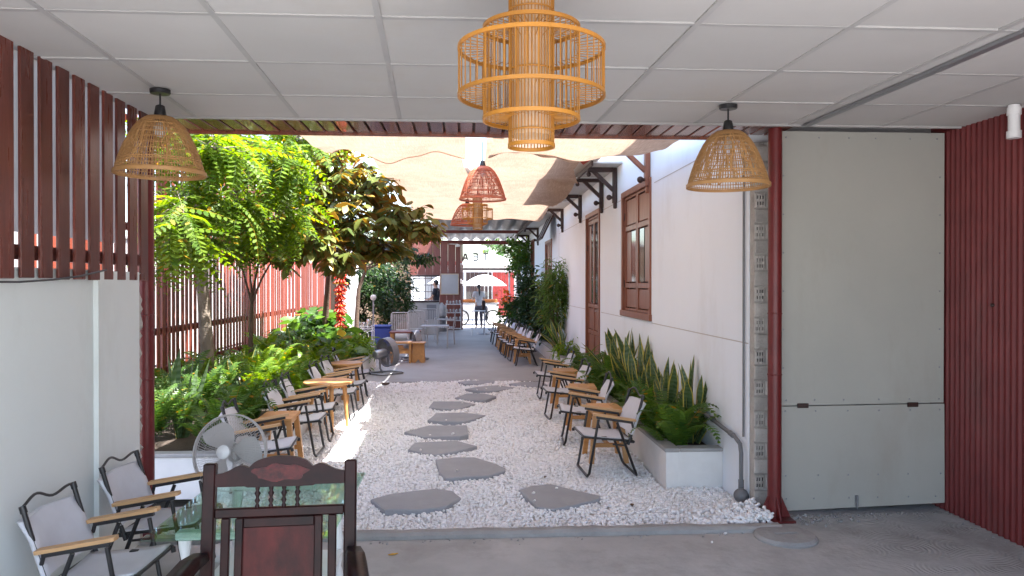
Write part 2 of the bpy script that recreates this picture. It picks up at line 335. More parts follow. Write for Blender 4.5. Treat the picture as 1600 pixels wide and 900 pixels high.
def joined(name, tmpl, mats4, matnames, parent=None, kind=None):
    """one mesh of many transformed copies of template meshes: tmpl = list of MB, mats4 = list of (index, Matrix)"""
    V = []; LOOP = []; LS = []; MI = []; SM = []; off = 0
    cache = []
    for t in tmpl:
        cache.append((np.array(t.v, dtype=np.float64), np.concatenate([np.array(f) for f in t.f]), np.array([len(f) for f in t.f]), np.array(t.mi), np.array(t.sm)))
    for i, m_ in mats4:
        v, l, ls, mi, sm = cache[i]; a = np.array(m_); V.append(v @ a[:3, :3].T+a[:3, 3]); LOOP.append(l+off); LS.append(ls); MI.append(mi); SM.append(sm); off += len(v)
    V = np.concatenate(V); LOOP = np.concatenate(LOOP); LS = np.concatenate(LS); MI = np.concatenate(MI); SM = np.concatenate(SM)
    me = bpy.data.meshes.new(name); me.vertices.add(len(V)); me.vertices.foreach_set('co', V.ravel()); me.loops.add(len(LOOP)); me.loops.foreach_set('vertex_index', LOOP.astype(np.int32))
    me.polygons.add(len(LS)); st = np.concatenate([[0], np.cumsum(LS)[:-1]]).astype(np.int32); me.polygons.foreach_set('loop_start', st)
    me.polygons.foreach_set('material_index', MI.astype(np.int32)); me.polygons.foreach_set('use_smooth', SM)
    for q in matnames: me.materials.append(M[q])
    me.update(calc_edges=True); me.validate()
    return link(name, me, parent, kind=kind)
def struct(mb, name, mats): return mb.ob(name, mats, None, kind='structure')
def Tm(loc, rx=0, ry=0, rz=0): return Matrix.Translation(loc) @ Euler((rx, ry, rz)).to_matrix().to_4x4()
def align(loc, d, up=(0, 0, 1), roll=0, sc=1.):
    """matrix whose +X looks along d"""
    x = Vector(d).normalized(); u = Vector(up)
    if abs(x.dot(u)) > .98: u = Vector((1, 0, 0))
    y = u.cross(x).normalized(); z = x.cross(y)
    m_ = Matrix((x, y, z)).transposed().to_4x4() @ Matrix.Rotation(roll, 4, 'X') @ Matrix.Scale(sc, 4); m_.translation = Vector(loc); return m_

# ------------------------------------------------------------------ setting: ground, floors, ceiling
WX = 1.91
def sheet(name, x0, x1, y0, y1, z, mt, nx=1, ny=1):
    b = MB(); b.box((x0, y0, z-.1), (x1, y1, z)); return struct(b, name, mt)
b = MB(); b.add([(-400,-400,-.16),(400,-400,-.16),(400,400,-.16),(-400,400,-.16)], [(0,1,2,3)]); struct(b, 'ground', 'ground')
sheet('floor', -1.9, 3.4, -6, 4.40, 0, 'concrete')
sheet('floor_strip', WX+.002, 3.4, 4.402, 4.95, -.003, 'concrete')
sheet('path', -1.62, 1.62, 11.5, 25.4, 0, 'path')
b = MB(); b.box((-3, 10.6, -.1), (-1.63, 25.4, -.004)); b.box((1.63, 10.42, -.1), (WX, 25.4, -.006)); struct(b, 'side_paving', 'path')
sheet('street', -14, 16, 25.41, 37.5, -.06, 'street')
sheet('gravel_bed', -1.86, WX, 4.5, 11.49, -.03, 'gbase')
# raised cement lip between floor and gravel, slightly uneven
b = MB(); n_ = 46; V = []; F = []
for i in range(n_+1):
    x = -1.86+(WX+1.86)*i/n_; j1, j2, j3 = (rnd.uniform(-.008, .008) for _ in range(3))
    V += [(x, 4.402+j1*.4, -.05), (x, 4.402+j1*.4, .022+j3*.3), (x, 4.425+j1*.5, .036+j3*.4), (x, 4.485+j2, .034+j3*.5), (x, 4.50+j2, -.05)]
for i in range(n_):
    for k in range(4): F.append((i*5+k, i*5+k+5, i*5+k+6, i*5+k+1))
b.add(V, F, False); struct(b, 'kerb', 'kerb')

cl = link('ceiling', None, kind='structure')
SH = -.042
def cx(x, y): return min(max(x+SH*(y-4.55), -1.93), 3.19)
xs = [-2.22+.607*k for k in range(10)]; ys = [4.585]+[4.05-.605*k for k in range(7)]
zc = 2.5
for i in range(len(xs)-1):
    for j in range(len(ys)-1):
        x0, x1, y1, y0 = xs[i]+.011, xs[i+1]-.011, ys[j]-(.011 if j else 0), ys[j+1]+.011
        dz = rnd.uniform(-.003, .003)
        P = [(cx(x0, y0), y0), (cx(x1, y0), y0), (cx(x1, y1), y1), (cx(x0, y1), y1)]
        if P[1][0]-P[0][0] < .02: continue
        b = MB(); b.prism(P, zc+dz, zc+.018+dz); b.ob('ceiling_tile', 'ceil', cl)
for x in xs[1:-1]:
    b = MB(); y0, y1 = ys[-1], ys[0]; b.prism([(cx(x-.012, y0), y0), (cx(x+.012, y0), y0), (cx(x+.012, y1), y1), (cx(x-.012, y1), y1)], zc-.005, zc+.02); b.ob('grid_bar', 'tbar', cl)
for y in ys[1:]:
    for i in range(len(xs)-1):
        xa, xb = cx(xs[i]+.0125, y), cx(xs[i+1]-.0125, y)
        if xb-xa < .02: continue
        b = MB(); b.box((xa, y-.012, zc-.0045), (xb, y+.012, zc+.02)); b.ob('grid_bar', 'tbar', cl)
b = MB(); b.box((-1.92, 4.586, zc-.012), (3.15, 4.612, zc+.03)); b.ob('edge_trim', 'tbar', cl)
b = MB(); b.box((-2.06, .35, zc+.06), (3.35, 5.09, zc+.22)); struct(b, 'roof', 'dirty')  # unseen rear edge cut short, shaped so sunlit floor brightens the room
# plank soffit of the eave
so = thing('eave_soffit', (0, 4.85, zc), 'row of varnished red wooden planks lining the eave over the opening', 'soffit')
k = 0; x = -1.9
while x < 2.05:
    wd = .098+rnd.uniform(-.004, .004); dz = rnd.uniform(0, .004)
    b = MB(); b.box((x, -.236, .0+dz), (x+wd-.012, .20, .022), None, .005); b.ob('plank', 'soffit', so)
    x += wd
b = MB(); b.box((-1.9, .202, -.012), (2.08, .232, .05), None, .003); b.ob('fascia', 'soffit', so)
b = MB(); b.box((-1.9, -.236, .024), (2.08, .2, .034)); b.ob('backing', 'bracket', so)
# ceiling trunking and white pipe
b = MB(); b.prism([(2.10+.042*3.6, .95), (2.14+.042*3.6, .95), (2.14, 4.58), (2.10, 4.58)], zc-.02, zc-.006)
b.ob('cable_trunking', 'greymetal', None, label='long grey cable trunking strip running along the white ceiling', cat='trunking')
pp = thing('ceiling_pipe', (3.05, 4.0, zc), 'short white plastic pipe hanging from the ceiling by the red corrugated wall', 'pipe')
b = MB(); b.tube([(0, 0, -.005), (0, 0, -.16)], .03, 14); b.ob('pipe_body', 'white', pp)
b = MB(); b.tube([(0, 0, -.02), (0, 0, -.06)], .036, 14); b.ob('collar', 'white', pp); b = MB(); b.tube([(0, 0, -.15), (0, 0, -.19)], .037, 14); b.ob('collar', 'white', pp)

# ------------------------------------------------------------------ left wall and screen
lw = thing('low_wall', (-1.96, 1, 0), 'pale green white plastered low wall under the wooden screen', 'wall')
b = MB(); b.box((-.06, -.6, -.1), (.06, 2.95, 1.57)); b.ob('wall_panel', 'plaster_l', lw)  # ends early out of view to let daylight into the room
b = MB(); b.box((-.10, 2.95, -.1), (.085, 3.43, 1.565)); b.ob('wall_pier', 'plaster_l', lw)
b = MB(); V = []; F = []; n_ = 60
for i in range(n_+1):
    z = 1.56*i/n_; j = rnd.uniform(-.014, .014); j2 = rnd.uniform(-.012, .012)
    V += [(-.08, 3.43, z), (.084, 3.43, z), (.078+j, 3.47+j2*.8, z), (.02, 3.49+j2, z), (-.08, 3.495, z)]
for i in range(n_):
    for q in range(4): F.append((i*5+q, i*5+q+5, i*5+q+6, i*5+q+1))
b.add(V, [tuple(reversed(f)) for f in F], False); b.ob('broken_edge', 'mortar', lw)
m = M['poly'] = burlap(); m.name = 'milky_sheet'
for nd in N(m).nodes:
    if nd.type == 'VALTORGB': nd.color_ramp.elements[0].color = (.50, .48, .46, 1); nd.color_ramp.elements[1].color = (.60, .58, .56, 1)
    if nd.type == 'MIX_SHADER': nd.inputs[0].default_value = .25 if nd.inputs[0].default_value > .1 else 0
sc_ = thing('slat_screen', (-1.88, 2.6, 1.52), 'dark red vertical slat screen above the low pale wall', 'screen')
y = 1.90
while y > -2.1:
    b = MB(); b.box((-.007, y-.050, 0+rnd.uniform(-.004, .004)), (.007, y+.050, .985), None, .003); b.ob('slat', 'redwood', sc_)
    y -= .146
b = MB(); b.box((-.09, -2.1, .085), (-.055, 2.02, .15)); b.ob('rail', 'redwood', sc_)
b = MB(); V = []; F = []
for i in range(121):
    yy = -2.1+4.12*i/120; xx = -.17+.012*math.sin(i*1.3); V += [(xx, yy, .215), (xx, yy, 1.1)]
for i in range(120): F.append((2*i, 2*i+2, 2*i+3, 2*i+1))
b.add(V, F, True); b.ob('backing_sheet', 'poly', sc_)
b = MB(); b.tube([(-1.835, 2.2+.25*i, 1.56-.055*math.sin(math.pi*min(1, i/7))+.01*(i > 6)) for i in range(8)], .005, 6)
b.ob('hanging_cable', 'black', None, label='thin black cable sagging along the top of the low pale wall', cat='cable')
# red steel columns
def column(x, y, r, label):
    t = thing('steel_column', (x, y, 0), label, 'column')
    b = MB(); b.tube([(0, 0, .01), (0, 0, 1.2), (0, 0, zc-.015)], r, 20); b.ob('post', 'redsteel', t)
    b = MB(); b.prism([(-.02, -.006), (-.11, -.006), (-.02, .004)], 0, .006)
    T = Matrix.Rotation(R(90), 4, 'X'); b = MB()
    for a in (0, 90, 180, 270):
        Tq = Matrix.Rotation(R(a), 4, 'Z') @ T; b.prism([(r-.006, .012), (r+.06, .012), (r-.006, .16)], -.005, .005, Tq)
    b.ob('gusset', 'redsteel', t)
    b = MB(); b.box((-.1, -.1, -.01), (.1, .1, .012), None, .003); b.ob('base_plate', 'redsteel', t)
    b = MB()
    for z in (1.31, .92): b.ring((0, 0, z), r+.001, .004, 24, 6)
    b.ob('weld_seam', 'redsteel', t)
column(1.965, 4.66, .043, 'slim dark red round steel post beside the hollow brick pier')
column(-1.935, 4.665, .045, 'dark red round steel post at the end of the low pale wall')

# ------------------------------------------------------------------ right: board door, corrugated wall, brick pier
bd = thing('board_door', (2.03, 4.76, 0), 'tall pale cement board hatch with screws and hinged lower flap', 'hatch')
Tx = Matrix.Rotation(R(90), 4, 'X')
b = MB(); b.prism([(0, .705), (1.115, .715), (1.115, 2.49), (0, 2.49)], -.01, .008, Tx); b.ob('upper_board', 'board', bd)
b = MB(); b.prism([(.015, .02), (1.12, .055), (1.115, .709), (0, .699)], -.004, .016, Tx); b.ob('lower_flap', 'board', bd)
b = MB(); b.prism([(.012, .205), (1.12, .235), (1.12, .241), (.012, .211)], -.016, -.0175, Tx)
for hx in (.12, .86):
    b = MB(); b.box((hx, -.024, .69), (hx+.075, -.017, .72), None, .002); b.ob('hinge', 'bracket', bd)
b = MB(); b.box((.508, -.026, .045), (.53, -.017, .115), None, .002); b.tube([(.519, -.03, .03), (.519, -.03, .11)], .005, 8); b.ob('bolt', 'greymetal', bd)
b = MB()
for xx in [.04+.207*i for i in range(6)]:
    for z in (.25, .67, .74, 2.45, .10): b.sphere((xx+rnd.uniform(-.02, .02), -.019 if z < .7 else -.011, z+.0), .006, 6, 4, (1, .5, 1))
for z in [.95+.25*i for i in range(6)]:
    for xx in (.03, 1.085): b.sphere((xx, -.011, z), .006, 6, 4, (1, .5, 1))
b.ob('screws', 'greymetal', bd)
b = MB(); V = []; F = []; L_ = 4.5; n_ = int(L_/.0125)
for i in range(n_+1):
    ph = (i % 4); yy = 0.4+L_*i/n_; xx = 0 if ph in (0, 1) else .014; V += [(xx, yy, 0), (xx, yy, 2.5)]
for i in range(n_): F.append((2*i, 2*i+1, 2*i+3, 2*i+2))
b.add(V, F, False)
cw = thing('corrugated_wall', (3.16, 0, 0), 'maroon vertically ribbed corrugated metal wall at the right edge', 'wall'); b.ob('ribbed_sheet', 'corr', cw)
b = MB(); b.box((.02, .4, 0), (.08, 4.95, 2.56)); b.ob('backing', 'corr', cw)  # unseen rear of this wall left off, letting more daylight in
b = MB(); b.sphere((-.012, 4.3, 1.37), .012, 8, 6); b.ob('rivet', 'bracket', cw)
# hollow brick pier
pr_ = thing('brick_pier', (WX, 4.86, 0), 'grey unplastered pier of hollow bricks beside the red post', 'pier')
def holed(wd, h, d, nx=3, nz=2):
    b = MB(); cxs = [0]; hw = wd/(nx*2+1)
    gx = [wd*i/(nx*2+1) for i in range(nx*2+2)]; gz = [h*q for q in ((0, .16, .40, .60, .84, 1) if nz == 2 else (0, .3, .7, 1))]
    for i in range(len(gx)-1):
        for j in range(len(gz)-1):
            x0, x1, z0, z1 = gx[i], gx[i+1], gz[j], gz[j+1]
            if i % 2 and j % 2:
                e = .05; b.m(1)
                b.add([(x0,0,z0),(x1,0,z0),(x1,0,z1),(x0,0,z1),(x0,e,z0),(x1,e,z0),(x1,e,z1),(x0,e,z1)], [(0,4,5,1),(1,5,6,2),(2,6,7,3),(3,7,4,0),(4,7,6,5)])
            else: b.m(0).add([(x0,0,z0),(x1,0,z0),(x1,0,z1),(x0,0,z1)], [(0,1,2,3)])
    b.m(0).add([(0,0,0),(wd,0,0),(wd,0,h),(0,0,h),(0,d,0),(wd,d,0),(wd,d,h),(0,d,h)], [(0,4,5,1),(1,5,6,2),(2,6,7,3),(3,7,4,0),(4,7,6,5)])
    return b.mesh('hollow_brick', 'brick', 'hole')
hb = holed(.062, .092, .09)
b = MB(); b.box((0, 0, 0), (.118, .09, .092), None, .004); pb_ = b.mesh('solid_brick', 'brick')
z = .03; k = 0
while z < 2.38:
    j = rnd.uniform(-.006, .006); j2 = rnd.uniform(-.006, .006)
    if k % 2: link('brick', hb, pr_, (.006, j, z)); link('brick', pb_, pr_, (.078, j2, z+.001))
    else: link('brick', pb_, pr_, (.004, j2, z)); link('brick', hb, pr_, (.13, j, z))
    z += .104; k += 1
b = MB(); b.box((.003, .012, 0), (.197, .085, 2.44)); b.ob('mortar', 'mortar', pr_)

# ------------------------------------------------------------------ right house
hs = thing('white_house', (WX, 4.95, 0), 'long white plastered house wall with brown shutters along the right', 'house')
HY = 4.95
def wall_holes(y0, y1, z0, z1, holes, th=.2):
    b = MB(); ysx = sorted({y0, y1, *[h[0] for h in holes], *[h[1] for h in holes]})
    for a, c in zip(ysx, ysx[1:]):
        hh = sorted([h for h in holes if h[0] <= a and h[1] >= c], key=lambda h: h[2]); zz = z0
        for h in hh:
            if h[2] > zz: b.box((0, a, zz), (th, c, h[2]))
            zz = h[3]
        if zz < z1: b.box((0, a, zz), (th, c, z1))
    return b
openings = [(7.62, 9.06, 1.13, 2.60), (10.58, 11.80, 0, 2.58), (16.55, 17.9, .9, 2.50), (20.8, 21.8, 1.2, 2.75), (23.2, 24.2, 1.2, 2.75)]
b = wall_holes(4.955, 26, -.1, 3.5, openings); b.v = [(x_, y_-HY, z_) for x_, y_, z_ in b.v]; b.ob('wall', 'plaster', hs)
b = MB()
for z in (1.09, 2.52):
    for (a, c) in ((4.96, 7.6), (9.1, 10.5), (11.9, 15.3)):
        if z > 2 and a < 5: c = 7.5
        b = MB(); b.box((-.003, a-HY, z), (-.0005, c-HY, z+.007)); b.ob('wall_joint', 'metalpanel', hs)
b = MB(); b.box((-.003, 15.3-HY, .3), (-.0005, 15.308-HY, 3.2)); b.ob('wall_joint', 'metalpanel', hs)
b = MB(); b.box((.21, 0, -.1), (4, 21, 3.4)); b.box((-.12, -.02, 3.5), (4.2, 21.2, 3.62)); b.ob('roof', 'roof', hs)
def shutter_window(y0, y1, z0, z1, leafs, glass_z=None, door=False):
    y0 -= HY; y1 -= HY
    t = link('door' if door else 'window', None, hs)
    fr = .07; b = MB()
    b.box((-.02, y0, z0), (.07, y0+fr, z1), None, .006); b.box((-.02, y1-fr, z0), (.07, y1, z1), None, .006)
    b.box((-.022, y0+fr, z1-fr), (.07, y1-fr, z1), None, .006)
    if not door: b.box((-.03, y0-.02, z0-.02), (.07, y1+.02, z0+.05), None, .006)
    b.ob('frame', 'brown', t)
    wd = (y1-y0-2*fr)/leafs
    for i in range(leafs):
        a = y0+fr+wd*i; b = MB(); e = .055; z_0 = z0+(.05 if not door else .01); z_1 = z1-fr
        b.box((.012, a+.004, z_0), (.05, a+e, z_1), None, .004); b.box((.012, a+wd-e, z_0), (.05, a+wd-.004, z_1), None, .004)
        rows = [0, .22, .72, 1] if not door else [0, .13, .27, .41, .56, .97]
        if door: rows = [0, .14, .30, .46, .97, 1]
        zz = [z_0+(z_1-z_0)*q for q in rows]
        for q in zz: b.box((.013, a+e, max(z_0, q-.03)), (.049, a+wd-e, min(z_1, q+.03)), None, .004)
        for q, (c, d) in enumerate(zip(zz, zz[1:])):
            pieces = [(a+e, a+wd-e)] if q != (1 if not door else 3) else [(a+e+(wd-2*e)*h/2+.012*(h > 0), a+e+(wd-2*e)*(h+1)/2) for h in range(2)]
            for hi, (p0, p1) in enumerate(pieces):
                if q == (1 if not door else 3) and hi == (1 if i == 0 else 0): b.m(1)
                b.box((.024, p0+.012, c+.04), (.036, p1-.004, d-.04), None, .008); b.m(0)
        lf = b.ob('leaf', ('brown', 'glassdark'), t)
        b = MB()
        for q in (.2, .8): b.box((.004, (a if i == 0 else a+wd-.02), z_0+(z_1-z_0)*q), (.012, (a+.02 if i == 0 else a+wd), z_0+(z_1-z_0)*q+.09))
        b.ob('hinge', 'bracket', lf)
    if door:
        b = MB(); b.box((0, y0+fr+.02, 1.0), (.011, y0+fr+.05, 1.16), None, .002); b.tube([(-.03, y0+fr+.035, 1.1), (-.03, y0+fr+.15, 1.1)], .008, 8); b.ob('handle', 'steel', t)
    b = MB(); b.box((.09, y0+.01, z0+.01), (.13, y1-.01, z1-.01)); b.ob('reveal_panel', 'bracket', t)
shutter_window(7.62, 9.06, 1.13, 2.60, 2)
shutter_window(10.58, 11.80, 0, 2.58, 2, door=True)
shutter_window(16.55, 17.9, .9, 2.5, 2)
def grille_window(y0, y1, z0, z1):
    y0 -= HY; y1 -= HY; t = link('window', None, hs); b = MB(); e = .05
    b.box((-.02, y0, z0), (.06, y0+e, z1)); b.box((-.02, y1-e, z0), (.06, y1, z1)); b.box((-.021, y0+e, z1-e), (.06, y1-e, z1)); b.box((-.021, y0+e, z0), (.06, y1-e, z0+e))
    b.box((-.01, (y0+y1)/2-.02, z0+e), (.04, (y0+y1)/2+.02, z1-e)); b.ob('frame', 'brown', t)
    b = MB()
    for i in range(1, 5): b.box((-.005, y0+e, z0+(z1-z0)*i/5-.012), (.015, y1-e, z0+(z1-z0)*i/5+.012))
    b.ob('grille', 'bracket', t)
    b = MB(); b.box((.07, y0, z0), (.08, y1, z1)); b.ob('pane', 'glassdark', t)
grille_window(20.8, 21.8, 1.2, 2.75); grille_window(23.2, 24.2, 1.2, 2.75)
# top-hung louvre flap
fl = link('louvre_flap', None, hs, (-.01, 15.75-HY, 3.06)); fl.rotation_euler = (0, R(26), 0)
b = MB(); b.box((-.015, 0, -.68), (.015, .05, 0)); b.box((-.015, 1.1, -.68), (.015, 1.15, 0)); b.box((-.014, .05, -.05), (.014, 1.1, 0)); b.box((-.014, .05, -.68), (.014, 1.1, -.63)); b.box((-.012, .55, -.63), (.012, .60, -.05)); b.ob('frame', 'bracket', fl)
b = MB()
for i in range(7): b.box((-.004, .05, -.13-.08*i), (.004, 1.1, -.06-.08*i), Matrix.Translation((0, 0, 0)))
b.ob('slat', 'greymetal', fl)
# eave brackets
def bracket(y, z0, z1, dark=True):
    t = link('eave_bracket', None, hs, (0, y-HY, 0)); b = MB()
    b.box((-.055, -.04, z0+.07), (-.001, .04, z1), None, .006); b.box((-.045, -.025, z0), (-.002, .025, z0+.075), None, .01); b.ob('post', 'bracket' if dark else 'brown', t)
    b = MB(); zz = z1-.05; b.box((-.38, -.035, zz), (-.056, .035, zz+.06), None, .006); b.ob('arm', 'bracket', t)
    b = MB(); T = Tm((-.05, 0, z0+.22), 0, R(-47), 0); b.box((-.012, -.025, 0), (.035, .025, .40), T, .005); b.ob('strut', 'bracket' if dark else 'brown', t)
    b = MB(); b.sphere((-.10, 0, z0+.14), .035, 10, 8); b.tube([(-.055, 0, z0+.14), (-.09, 0, z0+.14)], .018, 8); b.sphere((-.36, 0, zz-.03), .03, 10, 8); b.ob('knob', 'bracket', t)
bracket(7.70, 2.44, 3.0, False); bracket(9.40, 2.45, 2.96); bracket(10.35, 2.48, 2.96); bracket(12.3, 2.50, 2.96); bracket(14.6, 2.5, 2.96); bracket(19.6, 2.5, 2.96); bracket(22.5, 2.5, 2.96)
aw = link('awning', None, hs)
b = MB(); b.box((-.36, 9.05-HY, 2.965), (-.001, 23.5-HY, 2.99)); b.ob('sheet', 'awn', aw)
b = MB(); b.box((-.385, 9.05-HY, 2.935), (-.361, 23.5-HY, 2.995)); b.ob('fascia', 'bracket', aw)
# banner lying over the awning
bn = thing('banner', (1.56, 7.1, 2.99), 'grey and red printed banner sheet tucked under the cloth beside the eave', 'banner')
b = MB(); P = [(.04, 0, 0), (.04, 6.0, 0), (-.50, 6.0, .06), (-.50, 0, .06)]  # near end stretched, hidden above the cloth, to block stray sun
b.add(P, [(0, 1, 2, 3)]); b.ob('sheet', 'awn', bn)
b = MB(); zb = lambda x_: .06*(.04-x_)/.54
for tri in (((.0, 1.25), (-.42, 1.35), (-.08, 2.3)), ((-.16, 2.35), (-.24, 2.2), (-.14, 2.9)), ((-.27, 2.0), (-.36, 1.9), (-.24, 2.7))): b.add([(x_, y_, zb(x_)-.004) for x_, y_ in tri], [(0, 1, 2)])
b.ob('red_print', 'bannerred', bn)
# conduit and drain pipe on the wall end
b = MB(); b.tube([(WX-.012, 5.02, .45), (WX-.012, 5.02, 2.5)], .008, 8); b.ob('wall_conduit', 'pvc', None, label='thin grey vertical conduit at the near end of the white house wall', cat='conduit')
dp = thing('drain_pipe', (WX-.035, 5.0, 0), 'dark grey plastic drain pipe turning down to a ball trap by the brick pier', 'pipe')
b = MB(); b.tube([(0, 2.6, .62), (0, 1.4, .52), (0, .12, .43), (0, .02, .40), (0, 0, .34), (0, 0, .12)], .0145, 12); b.ob('pipe_run', 'pvc', dp)
b = MB(); b.sphere((-.01, -.03, .06), .052, 14, 10, (1, 1, .95)); b.ob('ball_trap', 'pvc', dp)
for q in ([(0, 0, .16), (0, 0, .1)], [(0, .22, .438), (0, .15, .432)], [(0, .62, .468), (0, .56, .465)]):
    b = MB(); b.tube(q, .019, 12); b.ob('coupling', 'pvc', dp)
mh = thing('drain_cover', (1.88, 4.30, 0), 'round cement drain cover lying at the foot of the red post', 'cover')
b = MB(); pf = [(1e-4, .028), (.10, .03), (.165, .026), (.18, .012), (.18, -.02)]; b.lathe(pf, 28, None, False); b.ob('disc', 'kerb', mh)
b = MB(); b.box((-.07, -.012, .028), (.07, .012, .036), None, .004); b.ob('grip', 'kerb', mh)

# ------------------------------------------------------------------ planters
def planter(name, label, x0, x1, y0, y1, side, front=True, h=.28, wm='dirty'):
    t = thing(name, ((x0+x1)/2, y0, 0), label, 'planter'); ox = (x0+x1)/2; th = .09
    b = MB(); L_ = y1-y0
    xa, xb = (x1-th, x1) if side < 0 else (x0, x0+th)
    b.box((xa-ox, 0, -.05), (xb-ox, L_, h-.03)); b.ob('side_wall', wm, t)
    fx0, fx1 = (x0, x1-th) if side < 0 else (x0+th, x1)
    b = MB(); b.box((fx0-ox, .003, -.05), (fx1-ox, th, h-.03)); b.ob('end_wall', wm, t)
    b = MB(); b.box((fx0-ox, L_-th, -.05), (fx1-ox, L_, h-.03)); b.ob('end_wall', wm, t)
    b = MB(); b.box((xa-ox-.012, -.012, h-.03), (xb-ox+.012, L_+.012, h), None, .006); b.ob('coping', 'coping', t)
    b = MB(); b.box((fx0-ox+(0 if side < 0 else .012), -.012, h-.029), (fx1-ox-(.012 if side < 0 else 0), th+.01, h-.001), None, .006); b.ob('coping', 'coping', t)
    b = MB(); b.box((fx0-ox+.002, th, -.04), (fx1-ox-.002, L_-th, h-.06)); b.ob('soil', 'soil', t)
    return t
planter('garden_planter', 'long white planter of ferns beside the left slat fence', -3.0, -1.62, 5.5, 13.6, -1)
planter('garden_planter', 'white planter of snake plants and ferns under the brown shuttered window', 1.48, WX-.002, 5.46, 10.4, 1)
planter('garden_planter', 'far white planter of tall dark shrubs along the house wall', 1.60, WX-.002, 12.5, 24, 1)

# ------------------------------------------------------------------ stepping stones and gravel
stones = [
 ([(-.67,5.18),(-.55,5.30),(-.40,5.37),(-.22,5.44),(-.08,5.36),(-.02,5.19),(-.12,4.97),(-.30,4.90),(-.54,4.92)], 'large slate stepping stone on the left of the first pair by the kerb'),
 ([(.36,5.36),(.47,5.46),(.62,5.51),(.80,5.30),(.95,5.16),(.93,5.08),(.72,4.93),(.57,4.85),(.46,4.92)], 'large slate stepping stone on the right of the first pair by the kerb'),
 ([(-.27,6.32),(-.10,6.40),(.07,6.39),(.24,6.15),(.33,5.96),(.32,5.88),(.18,5.72),(0,5.70),(-.16,5.66),(-.22,5.82)], 'slate stepping stone just beyond the first pair'),
 ([(-.53,6.70),(-.49,7.0),(-.08,7.07),(.12,6.80),(-.05,6.60),(-.26,6.44),(-.38,6.52)], 'kite shaped slate stepping stone, fourth from the kerb'),
 ([(-.63,7.50),(-.40,7.84),(.02,7.83),(.04,7.32),(-.05,7.24),(-.42,7.21)], 'slate stepping stone with a point at its left, fifth from the kerb'),
 ([(-.43,8.15),(-.35,8.6),(-.02,8.62),(.24,8.42),(.10,8.15),(-.02,8.01),(-.25,8.02)], 'slate stepping stone, sixth from the kerb'),
 ([(-.46,8.95),(-.42,9.45),(-.05,9.42),(.13,9.2),(-.08,8.80),(-.30,8.84)], 'slate stepping stone, seventh from the kerb'),
 ([(-.16,9.72),(0,10.11),(.25,10.10),(.41,9.85),(.26,9.49),(.05,9.50)], 'slate stepping stone, eighth from the kerb'),
 ([(-.03,10.5),(.16,10.75),(.48,10.89),(.73,10.61),(.41,10.26),(.15,10.32)], 'long slate stepping stone, third from the concrete path'),
 ([(-.14,11.30),(.10,11.46),(.44,11.46),(.45,11.15),(.20,11.03),(-.02,11.02)], 'slate stepping stone touching the concrete path'),
 ([(.62,11.02),(.85,11.25),(1.15,11.22),(1.2,10.85),(1.0,10.62),(.78,10.72)], 'slate stepping stone beside the last chair on the right')]
for P, lb in stones:
    c = (sum(p[0] for p in P)/len(P), sum(p[1] for p in P)/len(P)); Q = []
    for i, p in enumerate(P):
        q = P[(i+1) % len(P)]
        for t in (0, .33, .66): Q.append((p[0]+(q[0]-p[0])*t-c[0]+rnd.uniform(-.003, .003), p[1]+(q[1]-p[1])*t-c[1]+rnd.uniform(-.004, .004)))
    ar = sum(Q[i][0]*Q[(i+1) % len(Q)][1]-Q[(i+1) % len(Q)][0]*Q[i][1] for i in range(len(Q)))
    if ar < 0: Q.reverse()
    Q = [(x_*.95, y_*.93) for x_, y_ in Q]; nq = len(Q); b = MB(); zt = .022+rnd.uniform(-.003, .004)
    V = [(x_, y_, -.04) for x_, y_ in Q]+[(x_, y_, zt-.006) for x_, y_ in Q]+[(x_*.975, y_*.975, zt) for x_, y_ in Q]
    F = [tuple(range(2*nq, 3*nq))]+[(i+o, (i+1) % nq+o, (i+1) % nq+nq+o, i+nq+o) for o in (0, nq) for i in range(nq)]
    b.add(V, F, False); b.ob('stepping_stone', 'slate', None, loc=(c[0], c[1], 0), label=lb, cat='stepping stone', group='slate stepping stones across the gravel')
bm = bmesh.new(); bmesh.ops.create_icosphere(bm, subdivisions=1, radius=1)
base_v = np.array([v.co[:] for v in bm.verts]); base_f = [[v.index for v in f.verts] for f in bm.faces]; bm.free()
rs = np.random.RandomState(3); peb = []
for i in range(8):
    t = MB(); v = base_v*(1+rs.uniform(-.16, .16, (12, 1)))*np.array([1, rs.uniform(.62, .9), rs.uniform(.5, .7)]); t.add(v.tolist(), base_f, True); peb.append(t)
def inpoly(x, y, P):
    mx_, my_ = sum(p[0] for p in P)/len(P), sum(p[1] for p in P)/len(P); x, y = mx_+(x-mx_)/.93, my_+(y-my_)/.90
    c = False; j = len(P)-1
    for i in range(len(P)):
        if (P[i][1] > y) != (P[j][1] > y) and x < (P[j][0]-P[i][0])*(y-P[i][1])/(P[j][1]-P[i][1])+P[i][0]: c = not c
        j = i
    return c
mats4 = []; y = 4.50
